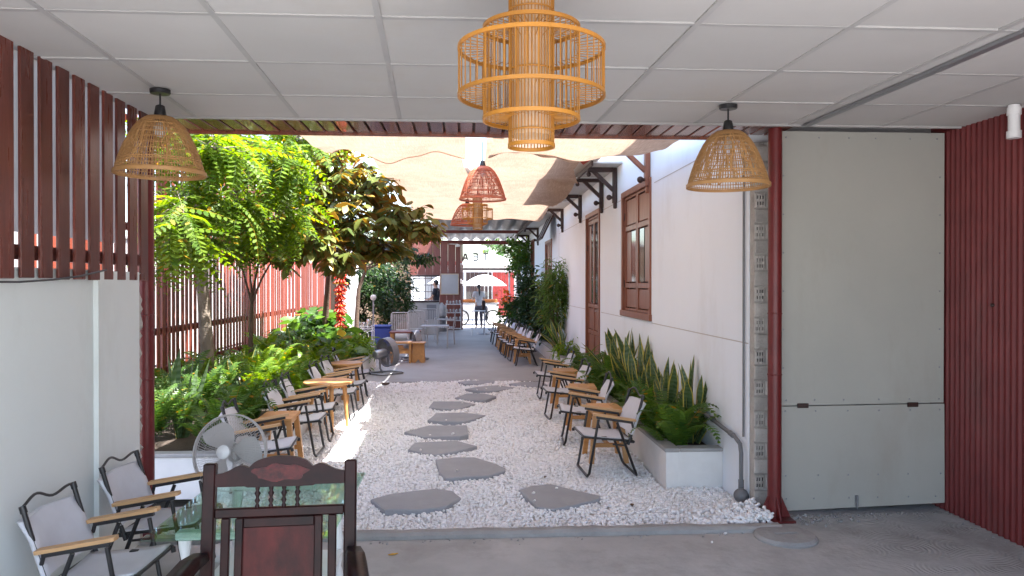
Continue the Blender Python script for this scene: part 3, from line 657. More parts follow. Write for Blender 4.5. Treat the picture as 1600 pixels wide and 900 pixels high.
while y < 11.5:
    stp = .0205+.0017*max(0, y-5)
    x0, x1 = (-1.60, 1.46) if y > 5.46 else (-1.85, WX-.01)
    if y > 10.4: x1 = 1.60
    x = x0
    while x < x1:
        px, py = x+rs.uniform(-.5, .5)*stp, y+rs.uniform(-.5, .5)*stp; x += stp
        if py > 11.5+.03*math.sin(px*9): continue
        ins = False
        for P, _ in stones:
            if abs(P[0][1]-py) < .9 and inpoly(px, py, P): ins = True; break
        if ins and rs.rand() > .004: continue
        s_ = stp*rs.uniform(.45, .85)*(1.0 if rs.rand() > .07 else 1.45); hz = .012*math.sin(px*3.1+py*2.3)+.008*math.sin(px*9-py*7)-.012
        e = Euler((rs.uniform(-.6, .6), rs.uniform(-.6, .6), rs.uniform(0, 6.28)))
        m_ = Matrix.LocRotScale(Vector((px, py, (.026 if ins else hz)+rs.uniform(-.004, .010))), e, Vector((s_, s_, s_))); mats4.append((rs.randint(8), m_))
    y += stp*.92
# heap against the pier and a few stray stones on the floor
for i in range(420):
    px, py = WX-abs(rs.normal(0, .22))-.01, 4.52+rs.uniform(0, .35); s_ = rs.uniform(.012, .024)
    mats4.append((rs.randint(8), Matrix.LocRotScale(Vector((px, py, .01+.07*max(0, 1-(WX-px)/.35)*rs.rand())), Euler(rs.uniform(-1, 1, 3)), Vector((s_,)*3))))
for i in range(3):
    mats4.append((rs.randint(8), Matrix.LocRotScale(Vector((rs.uniform(1.4, 1.9), rs.uniform(4.2, 4.5), .04 if 0 else .012)), Euler(rs.uniform(-1, 1, 3)), Vector((rs.uniform(.008, .014),)*3))))
o = joined('gravel', peb, mats4, ['pebble'], kind='stuff'); o['label'] = 'white rounded pebbles covering the courtyard'; o['category'] = 'gravel'

# ------------------------------------------------------------------ left garden fence and neighbour
fe = thing('slat_fence', (-3.04, 4.9, 0), 'tall red wooden fence of thin vertical slats behind the left planter', 'fence')
b = MB(); b.box((-.006, -.036, .30), (.006, .036, 3.25), None, .002); sl = b.mesh('slat', 'fence')
y = .05
while y < 12.2:
    link('slat', sl, fe, (rnd.uniform(-.004, .004), y+rnd.uniform(-.008, .008), rnd.uniform(-.02, .02))); y += .127
for z in (.62, 1.02, 2.02, 3.0):
    b = MB(); b.box((-.055, 0, z-.035), (-.0165, 12.2, z+.035), None, .004); b.ob('rail', 'fence', fe)
for yy in (.0, 3.05, 6.1, 9.3, 12.25):
    b = MB(); b.box((-.12, yy-.05, -.1), (-.056, yy+.05, 3.3), None, .006); b.ob('post', 'redsteel', fe)
nb = thing('neighbour_wall', (-6.2, 4, -.1), 'sunlit pale neighbouring wall glimpsed through the gaps of the slat fence', 'wall')
b = MB(); b.box((-.1, -6, 0), (.1, 22, 2.4)); b.ob('wall_panel', 'neighbour', nb)
b = MB(); b.box((-.14, -6, 2.4), (.14, 22, 2.46), None, .01); b.ob('coping', 'coping', nb)
gp = thing('garden_pier', (-2.62, 17.2, 0), 'pale plastered pier behind the firecracker garland', 'pier')
b = MB(); b.box((-.17, -.12, -.02), (.17, .12, 2.6), None, .01); b.ob('shaft', 'dirty', gp)
b = MB(); b.box((-.20, -.15, 2.6), (.20, .15, 2.67), None, .01); b.ob('cap', 'coping', gp)
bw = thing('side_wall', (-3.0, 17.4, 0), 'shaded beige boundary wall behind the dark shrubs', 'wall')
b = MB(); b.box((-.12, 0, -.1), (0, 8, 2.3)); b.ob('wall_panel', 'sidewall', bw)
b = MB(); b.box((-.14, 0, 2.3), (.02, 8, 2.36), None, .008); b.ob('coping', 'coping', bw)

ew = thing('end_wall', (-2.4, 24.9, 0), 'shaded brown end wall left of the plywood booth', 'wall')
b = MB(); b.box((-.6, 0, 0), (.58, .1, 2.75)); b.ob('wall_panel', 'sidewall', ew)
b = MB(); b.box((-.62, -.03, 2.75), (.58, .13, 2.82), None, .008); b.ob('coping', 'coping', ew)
# ------------------------------------------------------------------ shade cloths
def cloth(name, label, fx, nx, ny, y0, y1, zf):
    b = MB(); V = []; F = []
    for j in range(ny+1):
        y = y0+(y1-y0)*j/ny
        for i in range(nx+1):
            x = fx(i/nx, j/ny); V.append((x, y+.05*math.sin(i*.9+len(label))*(j/ny > .97), zf(i/nx, j/ny, x, y)))
    for j in range(ny):
        for i in range(nx): F.append((j*(nx+1)+i, j*(nx+1)+i+1, (j+1)*(nx+1)+i+1, (j+1)*(nx+1)+i))
    b.add(V, F, True); o = thing(name, (0, 0, 0), label, 'shade cloth', group='beige burlap shade cloths over the courtyard'); b.ob('cloth', 'burlap', o)
    # stitched hems
    for row in (0, ny):
        p = [V[row*(nx+1)+i] for i in range(nx+1)]; c = MB(); c.tube([(q[0], q[1], q[2]-.002) for q in p], .006, 6); c.ob('hem', 'hem', o)
    return o
def wr(x, y): return .012*math.sin(x*7+y*1.3)+.008*math.sin(x*13-y*3.1)+.006*math.sin(y*11+x*2)
cloth('shade_cloth', 'near left burlap shade cloth with a wavy drooping hem', lambda u, v: -1.28+(1.28+.30*(v < .42))*u, 30, 40, 5.02, 7.25,
      lambda u, v, x, y: 2.74-.09*math.sin(math.pi*v)+v**3*(.045*math.sin(u*9.5+.6)-.02)+wr(x, y))
def swag(v, n, d): t = (v*n) % 1; return -d*4*t*(1-t)
cloth('shade_cloth', 'far left burlap shade cloth behind the star apple leaves', lambda u, v: -.98+(.94+.07*min(1, max(0, v*9-.7)))*u, 20, 90, 7.3, 16.2,
      lambda u, v, x, y: 2.90+swag(v, 3, .10)+wr(x, y)*.8)
cloth('shade_cloth', 'near right burlap shade cloth curving up to the white wall', lambda u, v: .22+(1.50-.9*max(0, v-.72)**1.2)*u, 34, 44, 5.02, 7.32,
      lambda u, v, x, y: 2.76-.10*math.sin(math.pi*v)-.03*u*v+v**3*.03*math.sin(u*8)+wr(x, y))
cloth('shade_cloth', 'far right burlap shade cloth reaching along the eave brackets', lambda u, v: .20-.16*min(1, max(0, v*9-.9))*(1-u)+(1.00+.28*min(1, max(0, v*6-.8)))*u, 26, 90, 7.1, 16.2,
      lambda u, v, x, y: 2.91+swag(v, 3, .11)+wr(x, y)*.8-.04*(u**6))
for yy, lb in ((7.3, 'nearest taut rope carrying the shade cloths'), (10.2, 'middle taut rope carrying the shade cloths'), (13.2, 'farthest taut rope carrying the shade cloths')):
    b = MB(); b.tube([(-3.0, yy, 2.95), (-.4, yy, 2.945), (.9, yy, 2.945), (WX, yy, 2.95)], .007, 6); b.ob('rope', 'white', None, label=lb, cat='rope')

# ------------------------------------------------------------------ far roof
fr_ = thing('corrugated_roof', (0, 15.2, 3.80), 'grey wavy corrugated roof over the far end of the courtyard', 'roof')
b = MB(); V = []; F = []; n_ = 120; x0, x1 = -1.0, 1.9
for i in range(n_+1):
    x = x0+(x1-x0)*i/n_; dz = .055*math.cos(2*math.pi*x/.36); V += [(x, 0, dz), (x, 10.1, dz-.82), (x, 0, dz+.012), (x, 10.1, dz-.808)]
for i in range(n_):
    o = i*4; F += [(o, o+1, o+5, o+4), (o+2, o+6, o+7, o+3), (o+1, o+3, o+7, o+5), (o, o+4, o+6, o+2)]
b.add(V, F, True); b.ob('sheet', 'roof', fr_)
for i, t in enumerate((.02, .25, .5, .75, .97)):
    b = MB(); b.box((-1.0, 10.1*t-.03, -.82*t-.16), (1.9, 10.1*t+.03, -.82*t-.07)); b.ob('purlin', 'redsteel', fr_)
# ------------------------------------------------------------------ lanterns
def stick_cyl(b, r, z0, z1, n, t):
    for i in range(n):
        a = 2*math.pi*i/n; b.tube([(r*math.cos(a), r*math.sin(a), z0), (r*math.cos(a), r*math.sin(a), z1)], t, 4, False)
def radial(b, r0, r1, z, n, t):
    for i in range(n):
        a = 2*math.pi*i/n; b.tube([(r0*math.cos(a), r0*math.sin(a), z), (r1*math.cos(a), r1*math.sin(a), z)], t, 4, False)
def tier_lantern(loc, label, s=1., top=2.5, mt='lantern'):
    t = thing('tiered_lantern', loc, label, 'lantern'); n = 1 if s > .9 else .6
    tiers = [('centre_column', .072, 0, .50, 42), ('middle_tier', .153, .085, .375, 42), ('outer_tier', .233, .16, .31, 44)]
    for nm, r, z0, z1, k in tiers:
        b = MB(); stick_cyl(b, r*s, z0*s, z1*s, int(k*n), .0019 if s > .9 else .0022); 
        if nm != 'centre_column':
            radial(b, (.153 if nm == 'outer_tier' else .072)*s, r*s, z0*s+.004, int(k*n), .0016); radial(b, (.153 if nm == 'outer_tier' else .072)*s, r*s, z1*s-.004, int(k*n), .0016)
        p = b.ob(nm, mt, t)
        for z in (z0, z1):
            c = MB(); c.lathe([((r-.003)*s, (z-.006)*s), ((r+.004)*s, (z-.006)*s), ((r+.004)*s, (z+.006)*s), ((r-.003)*s, (z+.006)*s), ((r-.003)*s, (z-.006)*s)], 48, None, False); c.ob('ring', mt, p)
        if nm == 'centre_column':
            for z in (.045, .24, .43):
                c = MB(); c.ring((0, 0, z*s), r*s, .003*s, 40, 5); c.ob('ring', mt, p)
    b = MB(); b.lathe([(.064*s, .03*s), (.064*s, .48*s)], 32); b.ob('liner', 'liner', t)
    b = MB(); b.tube([(0, 0, .5*s), (0, 0, top-loc[2])], .004, 6); b.tube([(0, 0, .49*s), (0, 0, .52*s)], .05*s, 16); b.ob('cord', 'black', t)
    return t
tier_lantern((.21, 2.4, 1.942), 'large orange three tier bamboo lantern hanging over the room, nearest the camera')
tier_lantern((.14, 9.0, 2.15), 'small orange tiered bamboo lantern below the red dome lamp in the courtyard', .78, 2.94)
def dome(loc, label, mt, top, r=.24, h=.31, plate=True, nrib=92):
    t = thing('dome_lamp', loc, label, 'pendant lamp'); prof = []
    for i in range(13):
        u = i/12; fr2 = u**1.5; rr = r*(.09+.91*fr2**.42); prof.append((rr, h*(1-fr2)))
    def pt(u, a): k = u*12; i = min(11, int(k)); f = k-i; rr = prof[i][0]*(1-f)+prof[i+1][0]*f; z = prof[i][1]*(1-f)+prof[i+1][1]*f; return Vector((rr*math.cos(a), rr*math.sin(a), z))
    b = MB()
    for i in range(nrib):
        a = 2*math.pi*i/nrib; p = [pt(q/10, a) for q in range(11)]; b.tube(p, .0023, 4, False)
    sh = b.ob('ribs', mt, t)
    b = MB()
    for i in range(26):
        a = rnd.uniform(0, 6.28); u0 = rnd.uniform(.1, .5)
        b.tube([pt(u0+(.92-u0)*q/5, a+q*.03*rnd.choice((-1, 1))) for q in range(6)], .004, 4, False)
    b.ob('loose_weave', mt, sh)
    b = MB(); b.lathe([(pt(q/8*.24, 0).x*1.004, pt(q/8*.24, 0).z) for q in range(9)], 48); b.ob('woven_cap', mt, sh)
    for u, k in ((.31, .004), (.40, .003), (.48, .0035), (.57, .003), (.66, .003), (.74, .003), (.84, .005), (.865, .004), (.92, .003), (.96, .003)):
        q = pt(u, 0); b = MB(); b.ring((0, 0, q.z), q.x, k*.8, 48, 5); b.ob('hoop', mt, sh)
    b = MB(); b.lathe([(r-.002, -.004), (r+.005, -.004), (r+.005, .014), (r-.002, .014), (r-.002, -.004)], 56, None, False); b.ob('rim', mt, sh)
    b = MB(); b.lathe([(.014, h+.055), (.022, h+.05), (.030, h+.01), (.030, h-.02), (.02, h-.02)], 18); b.ob('socket', 'black', t)
    b = MB(); b.sphere((0, 0, h-.07), .032, 12, 10, (1, 1, 1.25)); b.ob('bulb', 'white', t)
    b = MB(); b.tube([(0, 0, h+.05), (0, 0, top-loc[2]-.005)], .005, 8); b.ob('cord', 'black', t)
    if plate:
        b = MB(); zz = top-loc[2]; b.lathe([(1e-4, zz-.028), (.046, zz-.028), (.05, zz-.022), (.05, zz-.006), (1e-4, zz-.006)], 28, None, False); b.ob('ceiling_plate', 'black', t)
    return t
dome((-1.565, 3.95, 2.06), 'natural rattan dome pendant lamp hanging beside the slat screen', 'rattan', 2.5, .217, .30)
dome((1.46, 4.1, 2.04), 'natural rattan dome pendant lamp hanging beside the brick pier', 'rattan', 2.5, .224, .315)
dome((.17, 7.6, 2.35), 'red rattan dome lamp hanging in the gap between the shade cloths', 'redrattan', 2.94, .235, .34, False)
dome((.02, 10.4, 2.31), 'farther red rattan dome lamp partly behind the small tiered lantern', 'redrattan', 2.94, .235, .30, False, 48)

# ------------------------------------------------------------------ folding chairs
def make_chair():
    t = thing('folding_chair', (0, 0, 0), '', 'chair'); hw = .20
    for (gx, ax, az) in ((.20, .115, .452), (-.19, -.03, .428)):
        b = MB(); s1 = [(ax, -hw, az), (gx-.012*(1 if gx > 0 else -1), -hw, .035), (gx, -hw+.018, .011), (gx, hw-.018, .011), (gx-.012*(1 if gx > 0 else -1), hw, .035), (ax, hw, az)]
        b.tube(s1, .0105, 8); b.ob('leg', 'black', t)
    for s in (-1, 1):
        b = MB(); b.tube([(-.17, s*(hw-.02), .268), (-.05, s*(hw-.02), .288), (.235, s*(hw-.02), .318)], .011, 8); b.tube([(.235, s*(hw-.02), .318), (.238, s*(hw-.02), .295)], .012, 8); b.ob('seat_rail', 'black', t)
        b = MB(); b.tube([(-.12, s*(hw-.005), .25), (-.205, s*(hw-.005), .50), (-.240, s*(hw-.005), .620)], .0115, 8); b.tube([(-.234, s*(hw-.005), .60), (-.243, s*(hw-.005), .630)], .0145, 8); b.ob('back_post', 'black', t)
        T = Tm((0, s*(hw+.008), .455), 0, R(-9.5), 0); b = MB()
        P = [(-.175, -.024), (-.168, -.027), (.150, -.027), (.162, -.022), (.166, 0), (.162, .022), (.150, .027), (-.168, .027), (-.175, .024)]
        b.prism(P, .006, .022, T); ar = b.ob('armrest', 'bamboo', t)
        b = MB(); b.box((-.155, -.011, -.016), (.135, .011, .006), T, .003); b.tube([T @ Vector((-.15, 0, -.01)), T @ Vector((-.165, 0, -.045))], .009, 6); b.ob('arm_bar', 'black', ar)
        b = MB(); b.box((.04, s*(hw-.034)-.015, .284), (.085, s*(hw-.034)+.015, .312), None, .004); b.ob('joint_clamp', 'black', t)
        b = MB(); b.tube([(-.155, s*(hw-.012), .30), (-.09, s*(hw-.012), .245), (.0, s*(hw-.012), .255)], .007, 6); b.ob('brace', 'black', t)
    # sling seat
    b = MB(); V = []; F = []; nx, ny = 10, 8
    for side in (0, 1):
        for i in range(nx+1):
            for j in range(ny+1):
                u, v = i/nx, j/ny; x = -.155+.375*u; y = (v-.5)*2*(hw-.012); z = .288+.034*u-.020*math.sin(math.pi*v)*(1-.35*u)-.008*math.sin(math.pi*u)
                V.append((x, y, z+(.012 if side == 0 else .004)))
    o = (nx+1)*(ny+1)
    for i in range(nx):
        for j in range(ny):
            a = i*(ny+1)+j; F.append((a, a+ny+1, a+ny+2, a+1)); F.append((o+a, o+a+1, o+a+ny+2, o+a+ny+1))
    for j in range(ny):
        a = j; F.append((a, a+1, o+a+1, o+a)); a = nx*(ny+1)+j; F.append((a, o+a, o+a+1, a+1))
    for i in range(nx):
        a = i*(ny+1); F.append((a, o+a, o+a+ny+1, a+ny+1)); a += ny; F.append((a, a+ny+1, o+a+ny+1, o+a))
    b.add(V, F, True); b.ob('seat', 'fabric', t)
    # sling back wrapped round the posts
    b = MB(); V = []; F = []; prof = []
    for j in range(11):
        v = j/10; y = (v-.5)*2*(hw-.005); prof.append((.013-.016*math.sin(math.pi*v), y))
    loop = prof+[(-.0135, hw+.004), ]; loop = [(.013, -(hw-.005)-.0)]+prof[1:-1]+[(.013, hw-.005), (.004, hw+.010), (-.0135, hw+.004), (-.016-.012, 0), (-.0135, -hw-.004), (.004, -hw-.010)]
    nl = len(loop); zs = [.330+.240*k/8 for k in range(9)]
    for z in zs:
        off = -.12-.085*(z-.25)/.25+(-.027*(z-.5)/.092 if z > .5 else 0)+.0
        sg = .010*math.sin(math.pi*(z-.330)/.240)
        for (dx, y) in loop: V.append((off+dx-sg*math.cos(math.pi*y/(2*hw))*.6, y, z+.006*math.cos(math.pi*y/hw)*(z > .5)))
    for k in range(8):
        for i in range(nl): F.append((k*nl+i, k*nl+(i+1) % nl, (k+1)*nl+(i+1) % nl, (k+1)*nl+i))
    b.add(V, F, True); b.add(V[-nl:], [tuple(range(nl))], False); b.add(V[:nl], [tuple(reversed(range(nl)))], False); b.ob('backrest', 'fabric', t)
    b = MB(); pth = []
    for k in range(17):
        v = k/16; pth.append((-.243-.012*math.sin(math.pi*v), (v-.5)*2*(hw-.008), .624+.030*math.sin(2*math.pi*v*1.0+.4)*math.sin(math.pi*v)+.012*math.sin(math.pi*v)))
    b.tube(pth, .0065, 8); b.ob('handle', 'black', t)
    b = MB(); b.tube([(-.17, -hw+.02, .268), (-.17, hw-.02, .268)], .009, 8); b.ob('cross_bar', 'black', t)
    b = MB(); b.tube([(.225, -hw+.02, .316), (.225, hw-.02, .316)], .009, 8); b.ob('cross_bar', 'black', t)
    return t
ch0 = make_chair(); first = [True]
def chair(x, y, rz, label, group, s=1.0):
    if first[0]: first[0] = False; c = ch0; c.location = (x, y, 0); c.rotation_euler = (0, 0, rz); c['label'] = label; c['group'] = group
    else: c = dup(ch0, (x, y, 0), rz, label, group)
    c.scale = (s, s, s); c.rotation_euler.z += rnd.uniform(-.07, .07); c.location.x += rnd.uniform(-.02, .02); return c
PI = math.pi
gL, gR, gN, gF = 'folding chairs along the left planter', 'folding chairs along the right planter', 'folding chairs in the room', 'folding chairs along the far right planter'
chair(-1.56, 3.32, R(2), 'grey folding chair with bamboo arms by the pale wall, nearest the camera', gN, .95)
chair(-1.57, 3.97, R(-1), 'grey folding chair by the red post, second from the camera', gN, .95)
chair(-1.50, 5.62, R(3), 'grey folding chair between the white standing fan and the square left table', gL)
chair(-1.49, 6.72, R(-4), 'grey folding chair just beyond the square left table', gL)
chair(-1.50, 7.30, R(5), 'grey folding chair with a sunlit back before the near round table', gL)
chair(-1.44, 8.36, R(3), 'grey folding chair just beyond the near round table', gL)
chair(-1.44, 9.04, R(-3), 'grey folding chair just before the far round table', gL)
chair(-1.53, 10.15, R(4), 'farthest grey folding chair of the left row, beyond the far round table', gL)
chair(1.14, 5.92, PI+R(3), 'nearest grey folding chair of the right row beside the planter corner', gR)
chair(1.12, 7.04, PI-R(3), 'second grey folding chair from the kerb in the right row', gR)
chair(1.10, 8.32, PI+R(2), 'third grey folding chair from the kerb in the right row', gR)
chair(1.13, 9.80, PI-R(2), 'fourth grey folding chair of the right row, last on the gravel', gR)
for i, (x, y) in enumerate(((1.10, 13.72), (1.03, 14.55), (.99, 15.2), (.95, 15.75), (.93, 16.6), (.90, 17.6), (.86, 18.5), (.84, 19.3))):
    nm = ['first', 'second', 'third', 'fourth', 'fifth', 'sixth', 'seventh', 'eighth and farthest'][i]
    chair(x, y, PI+R(rnd.uniform(-6, 6)), nm+' grey folding chair of the row on the concrete path', gF)

# ------------------------------------------------------------------ wooden tables
def make_table():
    t = thing('wooden_table', (0, 0, 0), '', 'table'); hx, hy, H = .135, .19, .445
    for k in range(3):
        b = MB(); a = -hx+2*hx*k/3; b.box((a+.0008, -hy, H-.024), (a+2*hx/3-.0008, hy, H), None, .003); b.ob('top_board', 'tablewood', t)
    for sx in (-1, 1):
        for sy in (-1, 1):
            b = MB(); p0 = Vector((sx*(hx-.03), sy*(hy-.05), H-.024)); p1 = Vector((sx*(hx+.012), sy*(hy-.01), 0)); e = .020
            V = [p1+Vector(q) for q in ((-e,-e,0),(e,-e,0),(e,e,0),(-e,e,0))]+[p0+Vector(q) for q in ((-e,-e,0),(e,-e,0),(e,e,0),(-e,e,0))]
            b.add(V, [(0,3,2,1),(4,5,6,7),(0,1,5,4),(1,2,6,5),(2,3,7,6),(3,0,4,7)], False); b.ob('leg', 'tablewood', t)
    for sy in (-1, 1):
        b = MB(); b.box((-hx+.015, sy*(hy-.03)-.01, .13), (hx-.015, sy*(hy-.03)+.01, .165), None, .003); b.ob('stretcher', 'tablewood', t)
    b = MB(); b.box((-.012, -hy+.042, .135), (.012, hy-.042, .165), None, .003); b.ob('stretcher', 'tablewood', t)
    b = MB(); b.box((-hx+.02, -hy+.04, H-.062), (hx-.02, hy-.04, H-.025), None, .003); b.ob('apron', 'tablewood', t)
    return t
tb0 = make_table(); tb0.location = (1.19, 6.36, 0); tb0['label'] = 'small square honey wood table nearest the kerb on the right'; tb0['group'] = 'small square tables between folding chairs'
for x, y, lb in ((1.20, 7.66, 'second small square wooden table from the kerb on the right'), (1.22, 9.12, 'third small square wooden table on the right, last on the gravel'), (-1.50, 6.12, 'small square wooden table between the first two chairs on the left'),
                 (1.06, 14.13, 'nearest small wooden table of the row on the concrete path'), (.98, 15.48, 'second small wooden table of the row on the concrete path'), (.93, 16.18, 'third small wooden table of the row on the concrete path'), (.90, 17.1, 'fourth small wooden table of the row on the concrete path'), (.88, 18.05, 'farthest small wooden table of the row on the concrete path')):
    dup(tb0, (x, y, 0), R(rnd.uniform(-8, 8)), lb, 'small square tables between folding chairs')
def round_table(x, y, r, h, label):
    t = thing('round_table', (x, y, 0), label, 'table', group='round wooden tables on the left')
    b = MB(); b.lathe([(1e-4, h-.026), (r-.008, h-.026), (r, h-.018), (r, h-.006), (r-.006, h), (1e-4, h)], 40, None, False); b.ob('top', 'tablewood', t)
    for k in range(4):
        a = R(20+90*k); q = r*.62; b = MB(); b.tube([(q*math.cos(a), q*math.sin(a), h-.026), (q*1.22*math.cos(a), q*1.22*math.sin(a), 0)], [.024, .017], 12); b.ob('leg', 'tablewood', t)
    b = MB(); b.lathe([(r*.58, h-.06), (r*.66, h-.06), (r*.66, h-.027), (r*.58, h-.027), (r*.58, h-.06)], 32, None, False); b.ob('apron', 'tablewood', t)
round_table(-1.41, 7.80, .255, .50, 'near round honey wood table in the left chair row')
round_table(-1.53, 9.60, .22, .50, 'far round honey wood table in the left chair row')

# ------------------------------------------------------------------ rocking chair (faces the camera), glass table, fans
rc = thing('rocking_chair', (-.585, 2.36, 0), 'dark carved wooden rocking chair with a shaped crest rail in the foreground', 'rocking chair', R(4))
LEAN = Matrix.Translation((0, 0, .36)) @ Matrix.Rotation(R(-8), 4, 'X') @ Matrix.Translation((0, 0, -.36))
def TB(y=0): return LEAN @ Matrix.Translation((0, y, 0)) @ Matrix.Rotation(R(90), 4, 'X')
for s in (-1, 1):
    b = MB(); b.box((s*.218-.019, -.016, .10), (s*.218+.019, .02, .935), LEAN, .004); b.ob('back_post', 'darkwood', rc)
P = [(-.199, .865)]; top = []
for i in range(49):
    u = i/48; x = -.199+.398*u; a = abs(x)
    if a < .092: z = .918+.036*math.sqrt(max(0, 1-(a/.094)**2))
    elif a < .155: z = .914+.013*math.sin((a-.092)/.063*PI*1.0)
    else: z = .914-.012*math.sin((a-.155)/.044*PI/2)
    top.append((x, z))
poly = [(-.199, .862), (-.11, .862), (-.10, .858), (.10, .858), (.11, .862), (.199, .862)]+list(reversed(top))
b = MB(); b.prism(poly, -.010, .014, TB()); cr = b.ob('crest_rail', 'darkwood', rc)
inl = [(.085*math.cos(t)*(1+.12*math.sin(5*t)), .902+.026*math.sin(t)*(1+.15*math.cos(7*t))) for t in [2*PI*k/40 for k in range(40)]]
b = MB(); b.prism(inl, .0142, .0165, TB()); b.ob('inlay', 'inlay', cr)
b = MB(); b.box((-.199, -.012, .765), (.199, .014, .795), LEAN, .004); b.ob('mid_rail', 'darkwood', rc)
b = MB(); b.box((-.199, -.012, .36), (.199, .014, .41), LEAN, .004); b.ob('lower_rail', 'darkwood', rc)
for x in (-.072, -.030, .010, .052):
    pf = [(.007, .795), (.0075, .80), (.004, .806), (.009, .816), (.0045, .824), (.006, .83), (.010, .838), (.005, .846), (.007, .852), (.008, .862)]
    b = MB(); b.lathe(pf, 12, LEAN @ Matrix.Translation((x, 0, 0))); b.ob('spindle', 'darkwood', rc)
for x in (-.166, .162):
    b = MB(); b.box((x-.013, -.008, .41), (x+.013, .010, .765), LEAN, .003); b.ob('back_slat', 'darkwood', rc)
pn = MB(); pn.box((-.135, -.008, .41), (.132, .006, .765), LEAN, .003); p = pn.ob('back_panel', 'panelwood', rc)
for a, c, d, e in ((-.135, -.110, .41, .765), (.107, .132, .41, .765), (-.110, .107, .735, .765)):
    b = MB(); b.box((a, -.016, d), (c, -.008, e), LEAN, .003); b.ob('panel_moulding', 'darkwood', p)
b = MB(); b.box((-.22, -.50, .34), (.22, -.01, .365), None, .008); b.ob('seat', 'darkwood', rc)
for s in (-1, 1):
    pts = [(s*.232, .015, .655), (s*.245, -.06, .66), (s*.262, -.20, .645), (s*.272, -.36, .635), (s*.27, -.47, .655), (s*.265, -.52, .63)]
    V = []; F = []; k = len(pts)
    for i, q in enumerate(pts):
        wv_ = .026+.008*math.sin(i*.9); V += [(q[0]-wv_, q[1], q[2]-.012), (q[0]+wv_, q[1], q[2]-.012), (q[0]+wv_*.8, q[1], q[2]+.014), (q[0]-wv_*.8, q[1], q[2]+.014)]
    for i in range(k-1):
        for j in range(4): F.append((i*4+j, i*4+(j+1) % 4, i*4+4+(j+1) % 4, i*4+4+j))
    F = [tuple(reversed(f)) for f in F]
    b = MB(); b.add(V, F+[(0, 1, 2, 3), tuple(reversed((4*k-4, 4*k-3, 4*k-2, 4*k-1)))], True); b.ob('armrest', 'darkwood', rc)
    for q in (-.10, -.44):
        b = MB(); pf = [(.016, .06), (.020, .2), (.012, .26), (.022, .33), (.022, .40), (.012, .45), (.018, .52), (.012, .6), (.016, .64)]; b.lathe(pf, 12, Matrix.Translation((s*.245, q, 0))); b.ob('leg', 'darkwood', rc)
    b = MB(); arc = [(s*.245, -.75+.11*i, .02+.11*((i-5)/5)**2) for i in range(11)]; b.tube(arc, .02, 8); b.ob('rocker', 'darkwood', rc)

gt = thing('glass_table', (-.90, 3.50, 0), 'green tinted glass topped table behind the rocking chair', 'table')
b = MB(); b.box((-.37, -.50, .49), (.37, .50, .50), None, .003); b.ob('glass_top', 'greenglass', gt)
for sx in (-1, 1):
    for sy in (-1, 1):
        b = MB(); b.lathe([(.028, 0), (.022, .03), (.014, .06), (.02, .12), (.026, .2), (.015, .27), (.02, .30), (.013, .36), (.024, .42), (.026, .455)], 14, Matrix.Translation((sx*.25, sy*.36, 0))); b.ob('leg', 'white', gt)
b = MB(); b.box((-.28, -.39, .456), (.28, -.34, .488), None, .004); b.ob('apron', 'white', gt)
b = MB(); b.box((-.28, .34, .456), (.28, .39, .488), None, .004); b.ob('apron', 'white', gt)
b = MB(); b.box((-.28, -.33, .14), (.28, .33, .155), None, .004); b.ob('lower_shelf', 'white', gt)

def cage(b, r, depth, n, T, t=.0016, back=True):
    for sgn in ((1, -1) if back else (1,)):
        for i in range(n):
            a = 2*PI*i/n; p = []
            for k in range(6):
                u = .18+.82*k/5; p.append(T @ Vector((r*u*math.cos(a+.25*(1-u)), r*u*math.sin(a+.25*(1-u)), sgn*depth*(1-u**2.4)+sgn*.012)))
            b.tube(p, t, 4, False)
    for z, q in ((.013, 1), (-.013, 1), (0, 1.01)): b.ring(T @ Vector((0, 0, z)), r*q, .004, 48, 6, T.to_3x3().to_4x4())
    for u in (.55, .8): b.ring(T @ Vector((0, 0, depth*(1-u**2.4)+.012)), r*u, t, 40, 4, T.to_3x3().to_4x4())
def blades(par, r, n, T, mt, wd=.8):
    for k in range(n):
        V = []; F = []; a0 = 2*PI*k/n
        for i in range(7):
            u = .16+.80*i/6; c = wd*math.sin(PI*min(1, .25+.62*i/6))**.7
            for j in range(5):
                v = j/4-.5; a = a0+v*c+.18*u; V.append(T @ Vector((r*u*math.cos(a), r*u*math.sin(a), .035*v*2+.012*v*v)))
        for i in range(6):
            for j in range(4): F.append((i*5+j, i*5+j+1, i*5+j+6, i*5+j+5))
        b = MB(); b.add(V, F, True); b.ob('blade', mt, par)
sf = thing('standing_fan', (-1.29, 4.18, 0), 'white standing fan with a round wire cage behind the rocking chair', 'fan')
T = Tm((0, 0, .575), R(76), 0, R(-10)) 
b = MB(); cage(b, .205, .07, 76, T, .0010); b.ob('cage', 'metalpanel', sf); blades(sf, .185, 3, T, 'metalpanel', 1.25)
b = MB(); b.lathe([(1e-4, .085), (.036, .083), (.04, .07)], 20, T); b.ob('badge', 'white', sf)
b = MB(); b.lathe([(.05, -.06), (.062, -.10), (.055, -.17), (.02, -.185), (1e-4, -.185)], 18, T); b.ob('motor', 'white', sf)
b = MB(); b.tube([(0, .09, .56), (0, .085, .30), (0, .085, .03)], .013, 10); b.ob('pole', 'white', sf)
b = MB(); b.lathe([(1e-4, .035), (.05, .03), (.16, .014), (.165, 0)], 28, Matrix.Translation((0, .085, 0))); b.ob('base', 'white', sf)
